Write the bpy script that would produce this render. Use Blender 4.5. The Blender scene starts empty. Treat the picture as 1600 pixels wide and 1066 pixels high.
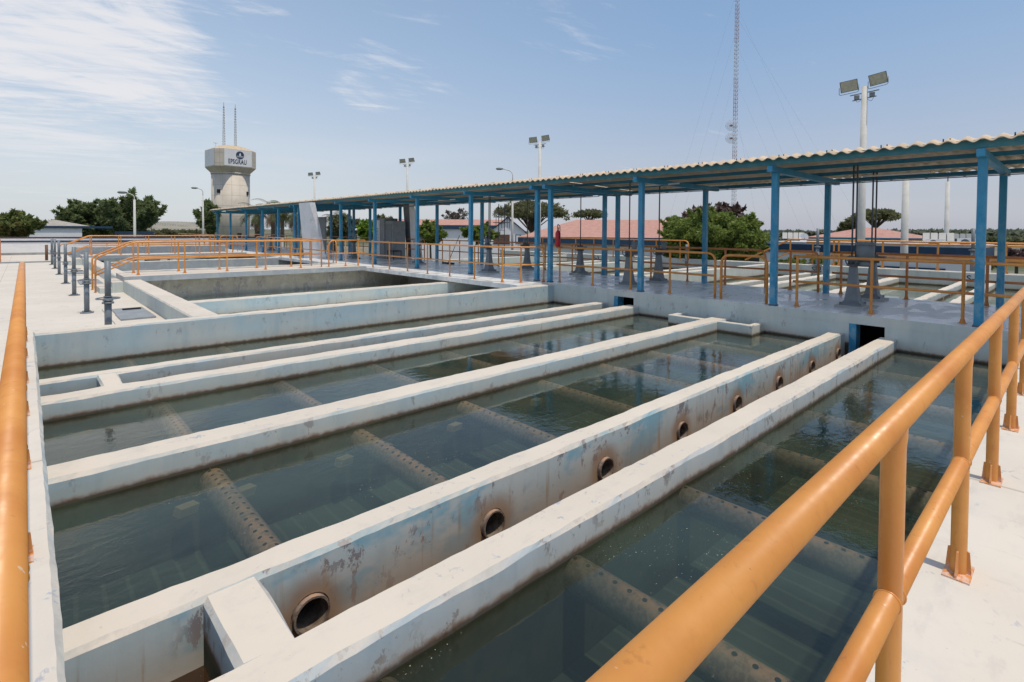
import bpy, bmesh, math, random
from math import sin, cos, pi, sqrt, radians, floor
from mathutils import Vector, Matrix
random.seed(7)
scn = bpy.context.scene
COL = scn.collection
H = 1.6

# ------------------------------------------------------------------ camera
def nrm(a):
    l = sqrt(sum(x*x for x in a)); return [x/l for x in a]
def crs(a, b): return [a[1]*b[2]-a[2]*b[1], a[2]*b[0]-a[0]*b[2], a[0]*b[1]-a[1]*b[0]]
FPX = 822.76
AX = [0.734250, 0.011550, -0.678780]
AY = [-0.678846, 0.022301, -0.733942]
AZ = [0.006661, 0.999685, 0.024215]
cam_d = bpy.data.cameras.new('camera')
cam = bpy.data.objects.new('camera', cam_d); COL.objects.link(cam)
m = Matrix.Identity(4)
for r, A in enumerate((AX, AY, AZ)):
    for c in range(3): m[r][c] = A[c]
m[2][3] = H
cam.matrix_world = m
cam_d.sensor_width = 36.0; cam_d.lens = FPX/1600*36
cam_d.shift_y = -(533-380)/1600
cam_d.clip_start = 0.05; cam_d.clip_end = 6000
scn.camera = cam

def at(u, v, d):
    """world point of a far landmark: bearing/elevation from the surveyed view at horizontal distance d"""
    c = (u-800., 380.-v, -FPX)
    r = [sum(A[k]*c[k] for k in range(3)) for A in (AX, AY, AZ)]
    l = sqrt(r[0]**2+r[1]**2)
    return Vector((r[0]*d/l, r[1]*d/l, H+r[2]*d/l))

# ------------------------------------------------------------------ mesh builder
class MB:
    def __init__(s): s.v = []; s.f = []; s.m = []; s.sm = []
    def face(s, idx, mi=0, sm=False): s.f.append(tuple(idx)); s.m.append(mi); s.sm.append(sm)
    def box(s, x0, x1, y0, y1, z0, z1, mi=0):
        n = len(s.v)
        s.v += [(x0,y0,z0),(x1,y0,z0),(x1,y1,z0),(x0,y1,z0),(x0,y0,z1),(x1,y0,z1),(x1,y1,z1),(x0,y1,z1)]
        for q in ((0,3,2,1),(4,5,6,7),(0,1,5,4),(1,2,6,5),(2,3,7,6),(3,0,4,7)): s.face([n+i for i in q], mi)
        return s
    def obox(s, c, ax, ay, az, mi=0):
        c = Vector(c); ax = Vector(ax); ay = Vector(ay); az = Vector(az); n = len(s.v)
        for sz in (-1, 1):
            for sx, sy in ((-1,-1),(1,-1),(1,1),(-1,1)): s.v.append(tuple(c+ax*sx+ay*sy+az*sz))
        for q in ((0,3,2,1),(4,5,6,7),(0,1,5,4),(1,2,6,5),(2,3,7,6),(3,0,4,7)): s.face([n+i for i in q], mi)
        return s
    def tube(s, pts, r, seg=12, mi=0, caps=True, sm=True):
        pts = [Vector(p) for p in pts]; rs = r if isinstance(r, (list, tuple)) else [r]*len(pts)
        n0 = len(s.v); prev = None
        for i, p in enumerate(pts):
            if i == 0: t = pts[1]-p
            elif i == len(pts)-1: t = p-pts[i-1]
            else: t = (p-pts[i-1]).normalized()+(pts[i+1]-p).normalized()
            t.normalize()
            if prev is None:
                a = Vector((0,0,1)) if abs(t.z) < .9 else Vector((1,0,0))
                u = t.cross(a).normalized()
            else:
                u = (prev-t*prev.dot(t)).normalized()
            prev = u; w = t.cross(u)
            for k in range(seg):
                a = 2*pi*k/seg
                s.v.append(tuple(p+(u*cos(a)+w*sin(a))*rs[i]))
        for i in range(len(pts)-1):
            for k in range(seg):
                a = n0+i*seg+k; b = n0+i*seg+(k+1) % seg
                s.face((a, b, b+seg, a+seg), mi, sm)
        if caps:
            s.face([n0+k for k in range(seg)][::-1], mi); e = n0+(len(pts)-1)*seg
            s.face([e+k for k in range(seg)], mi)
        return s
    def cyl(s, c, r, z0, z1, seg=16, mi=0, r2=None):
        return s.tube([(c[0],c[1],z0),(c[0],c[1],z1)], [r, r if r2 is None else r2], seg, mi)
    def poly(s, pts, mi=0):
        n = len(s.v); s.v += [tuple(p) for p in pts]; s.face(range(n, n+len(pts)), mi); return s
    def extr(s, prof, d, mi=0):
        """prof: closed list of points, d: extrusion vector"""
        n = len(s.v); k = len(prof); d = Vector(d)
        s.v += [tuple(p) for p in prof]; s.v += [tuple(Vector(p)+d) for p in prof]
        s.face([n+i for i in range(k)][::-1], mi); s.face([n+k+i for i in range(k)], mi)
        for i in range(k): j = (i+1) % k; s.face((n+i, n+j, n+k+j, n+k+i), mi)
        return s
    def torus(s, c, R, r, axis='z', seg=28, rs=8, mi=0):
        c = Vector(c); n = len(s.v)
        for i in range(seg):
            a = 2*pi*i/seg
            for k in range(rs):
                b = 2*pi*k/rs; q = R+r*cos(b)
                if axis == 'z': p = (q*cos(a), q*sin(a), r*sin(b))
                elif axis == 'y': p = (q*cos(a), r*sin(b), q*sin(a))
                else: p = (r*sin(b), q*cos(a), q*sin(a))
                s.v.append(tuple(c+Vector(p)))
        for i in range(seg):
            for k in range(rs):
                s.face((n+i*rs+k, n+((i+1)%seg)*rs+k, n+((i+1)%seg)*rs+(k+1)%rs, n+i*rs+(k+1)%rs), mi, True)
        return s
    def mesh(s, name, mats, recalc=True):
        me = bpy.data.meshes.new(name); me.from_pydata(s.v, [], s.f)
        if not isinstance(mats, (list, tuple)): mats = [mats]
        for mt in mats: me.materials.append(mt)
        for p, mi, sm in zip(me.polygons, s.m, s.sm): p.material_index = mi; p.use_smooth = sm
        if recalc:
            bm = bmesh.new(); bm.from_mesh(me); bmesh.ops.recalc_face_normals(bm, faces=bm.faces); bm.to_mesh(me); bm.free()
        me.update(); return me

def link(name, me, parent=None):
    o = bpy.data.objects.new(name, me); COL.objects.link(o)
    if parent is not None:
        o.parent = parent
        o.matrix_parent_inverse = Matrix.Translation(-Vector(base_loc(parent)))
    return o
def base_loc(p):
    v = Vector((0,0,0))
    while p is not None:
        v += Vector(p.location); p = p.parent if False else None
    return v
def tag(o, label=None, cat=None, group=None, kind=None):
    if label: o['label'] = label
    if cat: o['category'] = cat
    if group: o['group'] = group
    if kind: o['kind'] = kind
    return o
def thing(name, label, cat, loc=(0,0,0), group=None):
    o = bpy.data.objects.new(name, None); COL.objects.link(o); o.location = loc; o.empty_display_size = .1
    return tag(o, label, cat, group)
def part(name, mb, mat, parent, recalc=True):
    return link(name, mb.mesh(name, mat, recalc), parent)
def sub(name, mb, mat, parent):
    o = bpy.data.objects.new(name, mb.mesh(name, mat)); COL.objects.link(o)
    o.parent = parent; o.matrix_parent_inverse = Matrix.Translation(-Vector(base_loc(parent.parent)))@Matrix.Identity(4)
    # parent mesh objects sit at their thing's frame through their own parent inverse
    o.matrix_parent_inverse = Matrix.Identity(4)
    return o
def solo(name, mb, mat, label, cat, group=None, recalc=True):
    return tag(link(name, mb.mesh(name, mat, recalc)), label, cat, group)
def struct(name, mb, mat, label=None):
    return tag(link(name, mb.mesh(name, mat)), label, None, None, 'structure')

# ------------------------------------------------------------------ materials
def newmat(name):
    mt = bpy.data.materials.new(name); mt.use_nodes = True
    nt = mt.node_tree; nt.nodes.clear()
    out = nt.nodes.new('ShaderNodeOutputMaterial'); b = nt.nodes.new('ShaderNodeBsdfPrincipled')
    nt.links.new(b.outputs[0], out.inputs[0]); return mt, nt, b, out
class N:
    def __init__(s, nt): s.nt = nt
    def n(s, t, **kw):
        nd = s.nt.nodes.new(t)
        for k, v in kw.items():
            if k.startswith('i_'): nd.inputs[k[2:].replace('_', ' ')].default_value = v
            else: setattr(nd, k, v)
        return nd
    def l(s, a, b): s.nt.links.new(a, b)
    def math(s, op, a, b=None, c=None, clamp=False):
        nd = s.nt.nodes.new('ShaderNodeMath'); nd.operation = op; nd.use_clamp = clamp
        for i, x in enumerate((a, b, c)):
            if x is None: continue
            if isinstance(x, (int, float)): nd.inputs[i].default_value = x
            else: s.l(x, nd.inputs[i])
        return nd.outputs[0]
    def mix(s, fac, a, b, bt='MIX'):
        nd = s.nt.nodes.new('ShaderNodeMix'); nd.data_type = 'RGBA'; nd.blend_type = bt
        for inp, x in ((nd.inputs[0], fac), (nd.inputs[6], a), (nd.inputs[7], b)):
            if isinstance(x, (int, float)): inp.default_value = x
            elif isinstance(x, (tuple, list)): inp.default_value = (*x[:3], 1)
            else: s.l(x, inp)
        return nd.outputs[2]
    def noise(s, vec, scale, detail=4, rough=.55, dist=0.):
        nd = s.nt.nodes.new('ShaderNodeTexNoise'); nd.inputs['Scale'].default_value = scale
        nd.inputs['Detail'].default_value = detail; nd.inputs['Roughness'].default_value = rough
        nd.inputs['Distortion'].default_value = dist
        if vec is not None: s.l(vec, nd.inputs['Vector'])
        return nd.outputs['Fac']
    def mapr(s, x, a, b, c=0., d=1., smooth=True):
        nd = s.nt.nodes.new('ShaderNodeMapRange'); nd.interpolation_type = 'SMOOTHSTEP' if smooth else 'LINEAR'
        s.l(x, nd.inputs[0]); nd.inputs[1].default_value = a; nd.inputs[2].default_value = b
        nd.inputs[3].default_value = c; nd.inputs[4].default_value = d; return nd.outputs[0]
    def scale(s, vec, sc):
        nd = s.nt.nodes.new('ShaderNodeMapping'); nd.inputs['Scale'].default_value = sc; s.l(vec, nd.inputs[0]); return nd.outputs[0]
    def bump(s, h, strength, dist, bsdf_in=None):
        nd = s.nt.nodes.new('ShaderNodeBump'); nd.inputs['Strength'].default_value = strength
        nd.inputs['Distance'].default_value = dist; s.l(h, nd.inputs['Height'])
        return nd.outputs[0]
def simple(name, col, rough=.6, metal=0., var=.12, scale=3., bump=.0, col2=None, coat=0.):
    mt, nt, b, out = newmat(name); g = N(nt)
    pos = g.n('ShaderNodeNewGeometry').outputs['Position']
    f = g.noise(pos, scale, 5, .6)
    c2 = col2 if col2 else tuple(max(0, c*(1-var*2)) for c in col)
    c = g.mix(g.mapr(f, .35, .7), col, c2)
    f2 = g.noise(pos, scale*9, 3)
    c = g.mix(g.mapr(f2, .3, .7, 0, .25), c, tuple(x*.75 for x in col))
    g.l(c, b.inputs['Base Color']); b.inputs['Roughness'].default_value = rough; b.inputs['Metallic'].default_value = metal
    if coat: b.inputs['Coat Weight'].default_value = coat; b.inputs['Coat Roughness'].default_value = .25
    if bump: g.l(g.bump(f2, bump, .01), b.inputs['Normal'])
    return mt

WL = -.53
def concrete(name, top=(.65,.575,.48), side=(.40,.53,.58), side2=(.54,.56,.52), wl=WL, peel=.5, teal=0., rust=.0, seed=0., topgrey=.6, joints=0.):
    mt, nt, b, out = newmat(name); g = N(nt)
    geo = g.n('ShaderNodeNewGeometry'); pos0 = geo.outputs['Position']
    mp = g.n('ShaderNodeMapping'); mp.inputs['Location'].default_value = (seed, seed*.7, seed*.3); g.l(pos0, mp.inputs[0]); pos = mp.outputs[0]
    sp = g.n('ShaderNodeSeparateXYZ'); g.l(pos0, sp.inputs[0]); z = sp.outputs[2]
    sn = g.n('ShaderNodeSeparateXYZ'); g.l(geo.outputs['True Normal'], sn.inputs[0])
    up = g.mapr(sn.outputs[2], .35, .8)
    big = g.noise(pos, .8, 4); mid = g.noise(pos, 4., 6, .65); fine = g.noise(pos, 30, 4, .6)
    # top
    ct = g.mix(g.mapr(big, .35, .65), top, tuple(x*.93 for x in top))
    ct = g.mix(g.mapr(mid, .5, .75, 0, .5), ct, (top[0]*.80, top[1]*.83, top[2]*.88))
    pn = g.noise(pos, 9., 6, .7, .6)
    pt = g.math('MULTIPLY', g.mapr(pn, .60, .66), g.mapr(big, .42, .6))
    ct = g.mix(g.math('MULTIPLY', pt, topgrey*1.6, clamp=True), ct, (.36,.38,.43))
    spk = g.mapr(g.noise(pos, 38., 3, .6), .70, .76)
    ct = g.mix(g.math('MULTIPLY', spk, .45), ct, (.26,.22,.20))
    edge = g.math('MULTIPLY', g.mapr(sn.outputs[2], .85, .97, 1., 0.), g.mapr(g.noise(pos, 6., 6, .7), .42, .62))
    ct = g.mix(g.math('MULTIPLY', edge, .5), ct, (.42,.385,.35))
    rub = g.mapr(g.noise(g.scale(pos, (1., 2.5, 1)), 2.2, 7, .72), .54, .68)
    ct = g.mix(g.math('MULTIPLY', rub, .28), ct, (.45,.42,.39))
    if joints:
        jy = g.math('FRACT', g.math('DIVIDE', g.math('ADD', sp.outputs[1], 60.), joints)); jx = g.math('FRACT', g.math('DIVIDE', g.math('ADD', sp.outputs[0], 61.), joints*1.3))
        jl = g.math('MAXIMUM', g.mapr(g.math('ABSOLUTE', g.math('SUBTRACT', jy, .5)), .4955, .4985), g.mapr(g.math('ABSOLUTE', g.math('SUBTRACT', jx, .5)), .4965, .4990))
        ct = g.mix(g.math('MULTIPLY', jl, .6), ct, (.30,.27,.23))
        vo = g.n('ShaderNodeTexVoronoi'); vo.feature = 'DISTANCE_TO_EDGE'; vo.inputs['Scale'].default_value = .55
        wv = g.n('ShaderNodeVectorMath'); wv.operation = 'ADD'; g.l(pos, wv.inputs[0])
        nz_ = g.n('ShaderNodeTexNoise'); nz_.inputs['Scale'].default_value = 2.5; nz_.inputs['Detail'].default_value = 5; g.l(pos, nz_.inputs['Vector']); g.l(nz_.outputs['Color'], wv.inputs[1]); g.l(wv.outputs[0], vo.inputs['Vector'])
        ck = g.math('MULTIPLY', g.mapr(vo.outputs['Distance'], .0, .006, 1., 0.), g.mapr(g.noise(pos, .9, 3), .50, .58))
        ct = g.mix(g.math('MULTIPLY', ck, .55), ct, (.25,.21,.18))
        sc_ = g.mapr(g.noise(g.scale(pos, (3., .55, 1)), 3.5, 6, .7), .60, .72)
        ct = g.mix(g.math('MULTIPLY', sc_, .55), ct, (.46,.42,.37))
        bs = g.mapr(g.noise(pos, 5.5, 5, .7), .665, .70)
        ct = g.mix(g.math('MULTIPLY', bs, .65), ct, (.31,.37,.47))
    # sides
    streak = g.noise(g.scale(pos, (2.2, 2.2, .35)), 2.2, 5, .6)
    cs = g.mix(g.mapr(big, .3, .7), side, side2)
    cs = g.mix(g.mapr(streak, .45, .75, 0, .6), cs, tuple(x*.80 for x in side))
    cs = g.mix(g.mapr(mid, .45, .72, 0, .45), cs, (.55,.55,.52))
    if teal:
        tn = g.noise(g.scale(pos, (.8, .8, 1.4)), 1.7, 4, .6)
        cs = g.mix(g.math('MULTIPLY', g.mapr(tn, .49, .60), teal), cs, (.13,.40,.52))
    if peel:
        pv = g.scale(pos, (1, 1, .55))
        p1 = g.noise(pv, 6.5, 8, .76, .25)
        pm = g.math('MULTIPLY', g.mapr(p1, .575-.03*(peel >= .8), .60-.03*(peel >= .8)), g.mapr(g.noise(pos, 1.5, 3), .42, .54))
        cs = g.mix(g.math('MULTIPLY', pm, peel, clamp=True), cs, (.24,.225,.23))
    if rust:
        hx_ = g.math('MULTIPLY', g.math('SUBTRACT', g.math('FRACT', g.math('ADD', g.math('DIVIDE', g.math('SUBTRACT', sp.outputs[0], 1.21), 1.412), .5)), .5), 1.412)
        hz_ = g.math('ADD', z, .662); rr_ = g.math('SQRT', g.math('ADD', g.math('MULTIPLY', hx_, hx_), g.math('MULTIPLY', hz_, hz_)))
        halo = g.mapr(g.math('MULTIPLY_ADD', mid, -.12, rr_), .06, .22, 1., 0.)
        cs = g.mix(g.math('MULTIPLY', halo, .8), cs, (.28,.15,.075))
        dr_ = g.math('MULTIPLY', g.mapr(g.noise(g.scale(pos, (3., 1, .16)), 4., 4, .6), .56, .68), g.mapr(z, -.31, -.60, .1, .7))
        cs = g.mix(dr_, cs, (.34,.22,.13))
    # stain near water line
    wob = g.math('MULTIPLY_ADD', mid, .10, z)
    st = g.mapr(wob, wl+.03, wl+(.62 if rust else .30), 1., 0.)
    cs = g.mix(g.math('MULTIPLY', st, .45+rust*1.3, clamp=True), cs, (.33,.24,.15) if not rust else (.36,.21,.11))
    dk = g.mapr(g.math('MULTIPLY_ADD', g.noise(pos, 14, 3), .06, z), wl+.045, wl+.10, 1., 0.)
    cs = g.mix(g.math('MULTIPLY', dk, .9), cs, g.mix(g.mapr(z, wl+.01, wl+.05), (.05,.03,.016), (.20,.10,.045)))
    uw = g.mapr(z, wl-.02, wl+.0, 1., 0.)
    cs = g.mix(uw, cs, g.mix(g.mapr(mid, .4, .6), (.045,.05,.03), (.07,.066,.038)))
    g.l(g.mix(up, cs, ct), b.inputs['Base Color'])
    b.inputs['Roughness'].default_value = .82; b.inputs['Specular IOR Level'].default_value = .25
    hh = g.math('ADD', g.math('MULTIPLY', fine, .35), g.math('MULTIPLY', mid, 1.))
    g.l(g.bump(hh, .28, .006), b.inputs['Normal'])
    return mt

M = {}
M['c1'] = concrete('painted concrete a', seed=1.3)
M['c2'] = concrete('painted concrete b', seed=7.7, peel=.7)
M['c5'] = concrete('painted concrete worn', seed=21.4, peel=1.0, teal=.65, rust=.22, side=(.46,.56,.57), side2=(.57,.56,.51), wl=-.86)
M['c6'] = concrete('painted concrete c', seed=33.1, peel=.8, side=(.45,.56,.63), side2=(.58,.59,.57), topgrey=.7)
M['deckw'] = concrete('painted deck white', joints=3.6, top=(.67,.61,.525), seed=12., peel=.4, topgrey=.5)
M['deckl'] = concrete('painted deck left', joints=2.9, top=(.65,.585,.50), seed=17., peel=.2, topgrey=.25)
M['wallw'] = concrete('walkway face', side=(.56,.63,.61), side2=(.62,.62,.56), seed=45., peel=.5)
M['rear'] = concrete('rear basin concrete', side=(.50,.53,.48), side2=(.52,.53,.49), seed=52., peel=.2)
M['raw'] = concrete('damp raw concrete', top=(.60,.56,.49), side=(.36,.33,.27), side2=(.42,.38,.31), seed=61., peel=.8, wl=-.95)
M['bridge'] = concrete('bridge concrete', side=(.33,.37,.40), side2=(.37,.39,.40), seed=71., peel=0.1, wl=-3)
M['plain'] = concrete('low wall concrete', side=(.52,.56,.52), side2=(.50,.54,.52), seed=81., peel=0.1, wl=-3)
M['tower'] = None

def wetdeck():
    mt, nt, b, out = newmat('wet grey walkway'); g = N(nt)
    pos = g.n('ShaderNodeNewGeometry').outputs['Position']
    big = g.noise(pos, .9, 5, .6); mid = g.noise(pos, 5, 5, .6)
    c = g.mix(g.mapr(big, .4, .6), (.84,.82,.78), (.74,.72,.69))
    wet = g.mapr(g.noise(g.scale(pos, (.7, 1.6, 1)), 1.4, 3, .5, .4), .50, .545)
    c = g.mix(g.mapr(mid, .5, .7, 0, .4), c, (.50,.49,.48))
    c = g.mix(g.math('MULTIPLY', wet, .35), c, (.52,.53,.54))
    g.l(c, b.inputs['Base Color'])
    g.l(g.math('MULTIPLY_ADD', wet, -.20, .42), b.inputs['Roughness'])
    b.inputs['Specular IOR Level'].default_value = .5
    g.l(g.bump(mid, .10, .004), b.inputs['Normal']); return mt
M['wet'] = wetdeck()

def orange(name, col, chips=.5):
    mt, nt, b, out = newmat(name); g = N(nt)
    pos = g.n('ShaderNodeNewGeometry').outputs['Position']
    f = g.noise(pos, 2.5, 5, .6); c = g.mix(g.mapr(f, .35, .7), col, (col[0]*.84, col[1]*.72, col[2]*.6))
    f3 = g.noise(pos, 14, 4, .6)
    c = g.mix(g.mapr(f3, .55, .75, 0, .3), c, (col[0]*.72, col[1]*.62, col[2]*.6))
    ch = g.mapr(g.noise(pos, 26, 3, .55), .71, .735)
    c = g.mix(g.math('MULTIPLY', ch, chips), c, (.70,.50,.32))
    st_ = g.mapr(g.noise(g.scale(pos, (6, 6, 1.2)), 5, 5, .7), .58, .70)
    c = g.mix(g.math('MULTIPLY', st_, .35), c, (col[0]*.55, col[1]*.42, col[2]*.5))
    dp_ = g.mapr(g.noise(pos, 55, 2, .5), .76, .78)
    c = g.mix(g.math('MULTIPLY', dp_, .7), c, (.20,.09,.035))
    g.l(c, b.inputs['Base Color']); g.l(g.mapr(f3, .3, .7, .36, .58), b.inputs['Roughness'])
    b.inputs['Coat Weight'].default_value = .25; b.inputs['Coat Roughness'].default_value = .35
    g.l(g.bump(g.noise(pos, 60, 3), .12, .002), b.inputs['Normal']); return mt
M['or'] = orange('orange rail paint', (.70,.30,.062), .9)
M['or_shade'] = orange('shaded orange rail paint', (.62,.22,.055))  # same rail paint, darkened: canopy shade on the rear rails put into colour
def flange_mat():
    mt, nt, b, out = newmat('chipped flange paint'); g = N(nt)
    geo = g.n('ShaderNodeNewGeometry'); pos = geo.outputs['Position']
    sp = g.n('ShaderNodeSeparateXYZ'); g.l(pos, sp.inputs[0])
    ch = g.math('MULTIPLY', g.mapr(g.noise(pos, 35, 5, .7), .42, .56), g.mapr(sp.outputs[2], .0, .055, 1, 0))
    g.l(g.mix(ch, (.60,.25,.07), (.66,.47,.38)), b.inputs['Base Color']); b.inputs['Roughness'].default_value = .6
    return mt
M['fl'] = flange_mat()

def bluepaint():
    mt, nt, b, out = newmat('blue post paint'); g = N(nt)
    geo = g.n('ShaderNodeNewGeometry'); pos = geo.outputs['Position']
    sp = g.n('ShaderNodeSeparateXYZ'); g.l(pos, sp.inputs[0])
    f = g.noise(pos, 3, 6, .7)
    c = g.mix(g.mapr(f, .35, .65), (.020,.225,.40), (.028,.27,.46))
    fade_lit = g.math('MULTIPLY', g.mapr(g.noise(g.scale(pos, (1, 1, .6)), 6, 5, .65), .44, .62), g.mapr(sp.outputs[2], .1, 2.5, .8, .12))  # faded patches, paler downwards: sunlight below the roof edge painted in
    c = g.mix(fade_lit, c, (.19,.38,.50))
    g.l(c, b.inputs['Base Color']); b.inputs['Roughness'].default_value = .45; return mt
M['blue'] = bluepaint()
M['bluedk'] = simple('blue beam paint', (.014,.17,.29), .5, col2=(.02,.20,.33))
M['teal'] = simple('weathered teal beam paint', (.03,.19,.25), .6, col2=(.08,.23,.27), scale=6)
M['navy'] = simple('navy paint', (.015,.055,.11), .6)
M['sheet'] = simple('cream roof sheet', (.66,.51,.36), .85, col2=(.48,.38,.27), scale=2.2, bump=.2)
M['steel'] = simple('grey painted steel', (.19,.215,.235), .5, col2=(.15,.175,.19), scale=5)
M['steeldk'] = simple('dark grey cast iron', (.11,.125,.14), .5, scale=6)
M['black'] = simple('black rubber', (.02,.02,.02), .6)
M['white'] = simple('white wall paint', (.84,.83,.82), .7, var=.05, scale=.4)
M['panel'] = simple('pale grey sheet metal', (.86,.86,.88), .5, var=.04)
M['pole'] = simple('cast concrete pole', (.64,.62,.57), .85, var=.08, scale=2)
M['red'] = simple('red enamel', (.45,.01,.02), .3)
M['lampg'] = simple('grey lamp housing', (.22,.23,.23), .5)
M['lglass'] = simple('dusty lamp glass', (.50,.48,.36), .3, col2=(.36,.35,.27), scale=8)
M['tile'] = simple('pink red roof tiles', (.50,.27,.21), .85, col2=(.40,.21,.17), scale=2.5)
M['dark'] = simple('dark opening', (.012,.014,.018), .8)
M['rubber'] = M['black']
M['brown'] = simple('timber brown', (.16,.08,.05), .7)
M['antr'] = simple('faded red mast paint', (.50,.27,.23), .6)
M['antw'] = simple('white mast paint', (.62,.62,.64), .6)
M['solar'] = simple('pale solar panel glass', (.50,.48,.44), .25, var=.05)
M['sludge'] = simple('brown channel sludge', (.055,.032,.018), .35, col2=(.10,.05,.022), scale=5)
M['bark'] = simple('bark', (.12,.09,.065), .9, scale=6)
M['hatch'] = simple('grey steel hatch', (.28,.30,.31), .5, scale=4)
M['frond'] = None

def pipe_mat():
    mt, nt, b, out = newmat('rusty submerged pipe'); g = N(nt)
    geo = g.n('ShaderNodeNewGeometry'); pos = geo.outputs['Position']
    sn = g.n('ShaderNodeSeparateXYZ'); g.l(geo.outputs['Normal'], sn.inputs[0])
    n1 = g.noise(pos, 12, 6, .7)
    t = g.math('MULTIPLY', g.mapr(sn.outputs[2], .72, .97), g.mapr(n1, .36, .56))
    c = g.mix(g.mapr(g.noise(pos, 30, 4), .4, .6), (.17,.125,.10), (.27,.20,.155))
    c = g.mix(g.math('MULTIPLY', t, .8), c, (.46,.27,.17))
    g.l(c, b.inputs['Base Color']); b.inputs['Roughness'].default_value = .7
    g.l(g.bump(n1, .5, .01), b.inputs['Normal']); return mt
M['pipe'] = pipe_mat()
M['ring'] = simple('rusty pipe ring', (.27,.21,.16), .85, col2=(.10,.055,.03), scale=14, bump=.5)
M['block'] = simple('yellow brown support block', (.24,.19,.09), .9)

def floor_mat():
    mt, nt, b, out = newmat('tank settler floor'); g = N(nt)
    pos = g.n('ShaderNodeNewGeometry').outputs['Position']
    w = g.n('ShaderNodeTexWave'); w.wave_type = 'BANDS'; w.bands_direction = 'X'; w.inputs['Scale'].default_value = 1.9
    w.inputs['Distortion'].default_value = 1.2; w.inputs['Detail'].default_value = 3; w.inputs['Detail Scale'].default_value = 1.4
    g.l(pos, w.inputs['Vector'])
    big = g.noise(pos, .6, 4)
    base = g.mix(g.mapr(big, .35, .65), (.026,.036,.024), (.036,.047,.031))
    c = g.mix(g.mapr(w.outputs['Fac'], .84, .995, 0, .5), base, (.085,.11,.07))
    g.l(c, b.inputs['Base Color']); b.inputs['Roughness'].default_value = .9
    return mt
M['floor'] = floor_mat()

def water_mat(name='tank water', tint=(.78,.81,.74), murk=(.038,.056,.038), mf=.25, amp=.28):
    mt, nt, b, out = newmat(name); nt.nodes.remove(b); g = N(nt)
    pos = g.n('ShaderNodeNewGeometry').outputs['Position']
    w1 = g.noise(g.scale(pos, (1., 1.8, 1)), 5.0, 3, .5, .6)
    w2 = g.noise(g.scale(pos, (1.6, 1., 1)), 16., 3, .55, .3)
    calm = g.mapr(g.noise(pos, .45, 2), .40, .62, .25, 1.)
    hh = g.math('MULTIPLY', g.math('MULTIPLY_ADD', w2, .33, w1), calm)
    nb = g.bump(hh, amp, .012)
    fr = g.n('ShaderNodeFresnel'); fr.inputs['IOR'].default_value = 1.42; g.l(nb, fr.inputs['Normal'])
    gl = g.n('ShaderNodeBsdfGlossy'); gl.inputs['Roughness'].default_value = .015; g.l(nb, gl.inputs['Normal'])
    gl.inputs['Color'].default_value = (.95,.98,.91,1)
    tr = g.n('ShaderNodeBsdfTransparent'); tr.inputs['Color'].default_value = (*tint, 1)
    df = g.n('ShaderNodeBsdfDiffuse')
    scum = g.math('MULTIPLY', g.mapr(g.noise(pos, 75., 2, .5), .70, .73), g.mapr(g.noise(pos, 1.1, 3), .50, .62))
    cl_ = g.mapr(g.noise(pos, .7, 3), .40, .62)
    g.l(g.mix(scum, g.mix(cl_, murk, tuple(x*1.7 for x in murk)), (.42,.40,.30)), df.inputs['Color'])
    m1 = g.n('ShaderNodeMixShader'); g.l(g.math('MAXIMUM', g.math('MULTIPLY_ADD', cl_, .16, mf-.08), g.math('MULTIPLY', scum, .9)), m1.inputs[0]); g.l(tr.outputs[0], m1.inputs[1]); g.l(df.outputs[0], m1.inputs[2])
    m2 = g.n('ShaderNodeMixShader'); g.l(g.math('MULTIPLY', fr.outputs[0], 1.25, clamp=True), m2.inputs[0]); g.l(m1.outputs[0], m2.inputs[1]); g.l(gl.outputs[0], m2.inputs[2])
    g.l(m2.outputs[0], out.inputs[0]); return mt
M['water'] = water_mat()
M['water2'] = water_mat('silty basin water', (.5,.55,.45), (.16,.17,.13), .75, .2)

def leaf_mat(name, c1, c2, c3=None, transl=.25):
    mt, nt, b, out = newmat(name); g = N(nt)
    geo = g.n('ShaderNodeNewGeometry'); r = geo.outputs['Random Per Island']
    c = g.mix(r, c1, c2)
    if c3: c = g.mix(g.mapr(g.noise(geo.outputs['Position'], .55, 3), .5, .68), c, c3)
    g.l(c, b.inputs['Base Color']); b.inputs['Roughness'].default_value = .55; b.inputs['Specular IOR Level'].default_value = .3
    tl = g.n('ShaderNodeBsdfTranslucent'); g.l(c, tl.inputs[0])
    mx = g.n('ShaderNodeMixShader'); mx.inputs[0].default_value = transl
    g.l(b.outputs[0], mx.inputs[1]); g.l(tl.outputs[0], mx.inputs[2]); g.l(mx.outputs[0], out.inputs[0]); return mt
L_dark = leaf_mat('dark needle foliage', (.14,.19,.08), (.26,.30,.13), None, .55)
L_mix = leaf_mat('orange tinged foliage', (.11,.15,.045), (.21,.24,.075), (.30,.19,.07), .45)
L_fresh = leaf_mat('fresh green foliage', (.12,.18,.04), (.31,.37,.09), None, .5)
L_lime = leaf_mat('lime foliage', (.10,.19,.02), (.22,.33,.035))
L_olive = leaf_mat('olive foliage', (.14,.155,.07), (.24,.235,.12), None, .4)
L_red = leaf_mat('bronze foliage', (.08,.05,.04), (.15,.10,.075), None, .3)
L_dry = leaf_mat('dry palm skirt', (.19,.12,.07), (.34,.24,.14))
L_palm = leaf_mat('palm fronds', (.05,.075,.025), (.15,.16,.05))
L_bare = leaf_mat('dry twig foliage', (.10,.075,.06), (.17,.14,.11))
L_purp = leaf_mat('purple dry shrub', (.10,.06,.065), (.20,.13,.12))

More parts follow.
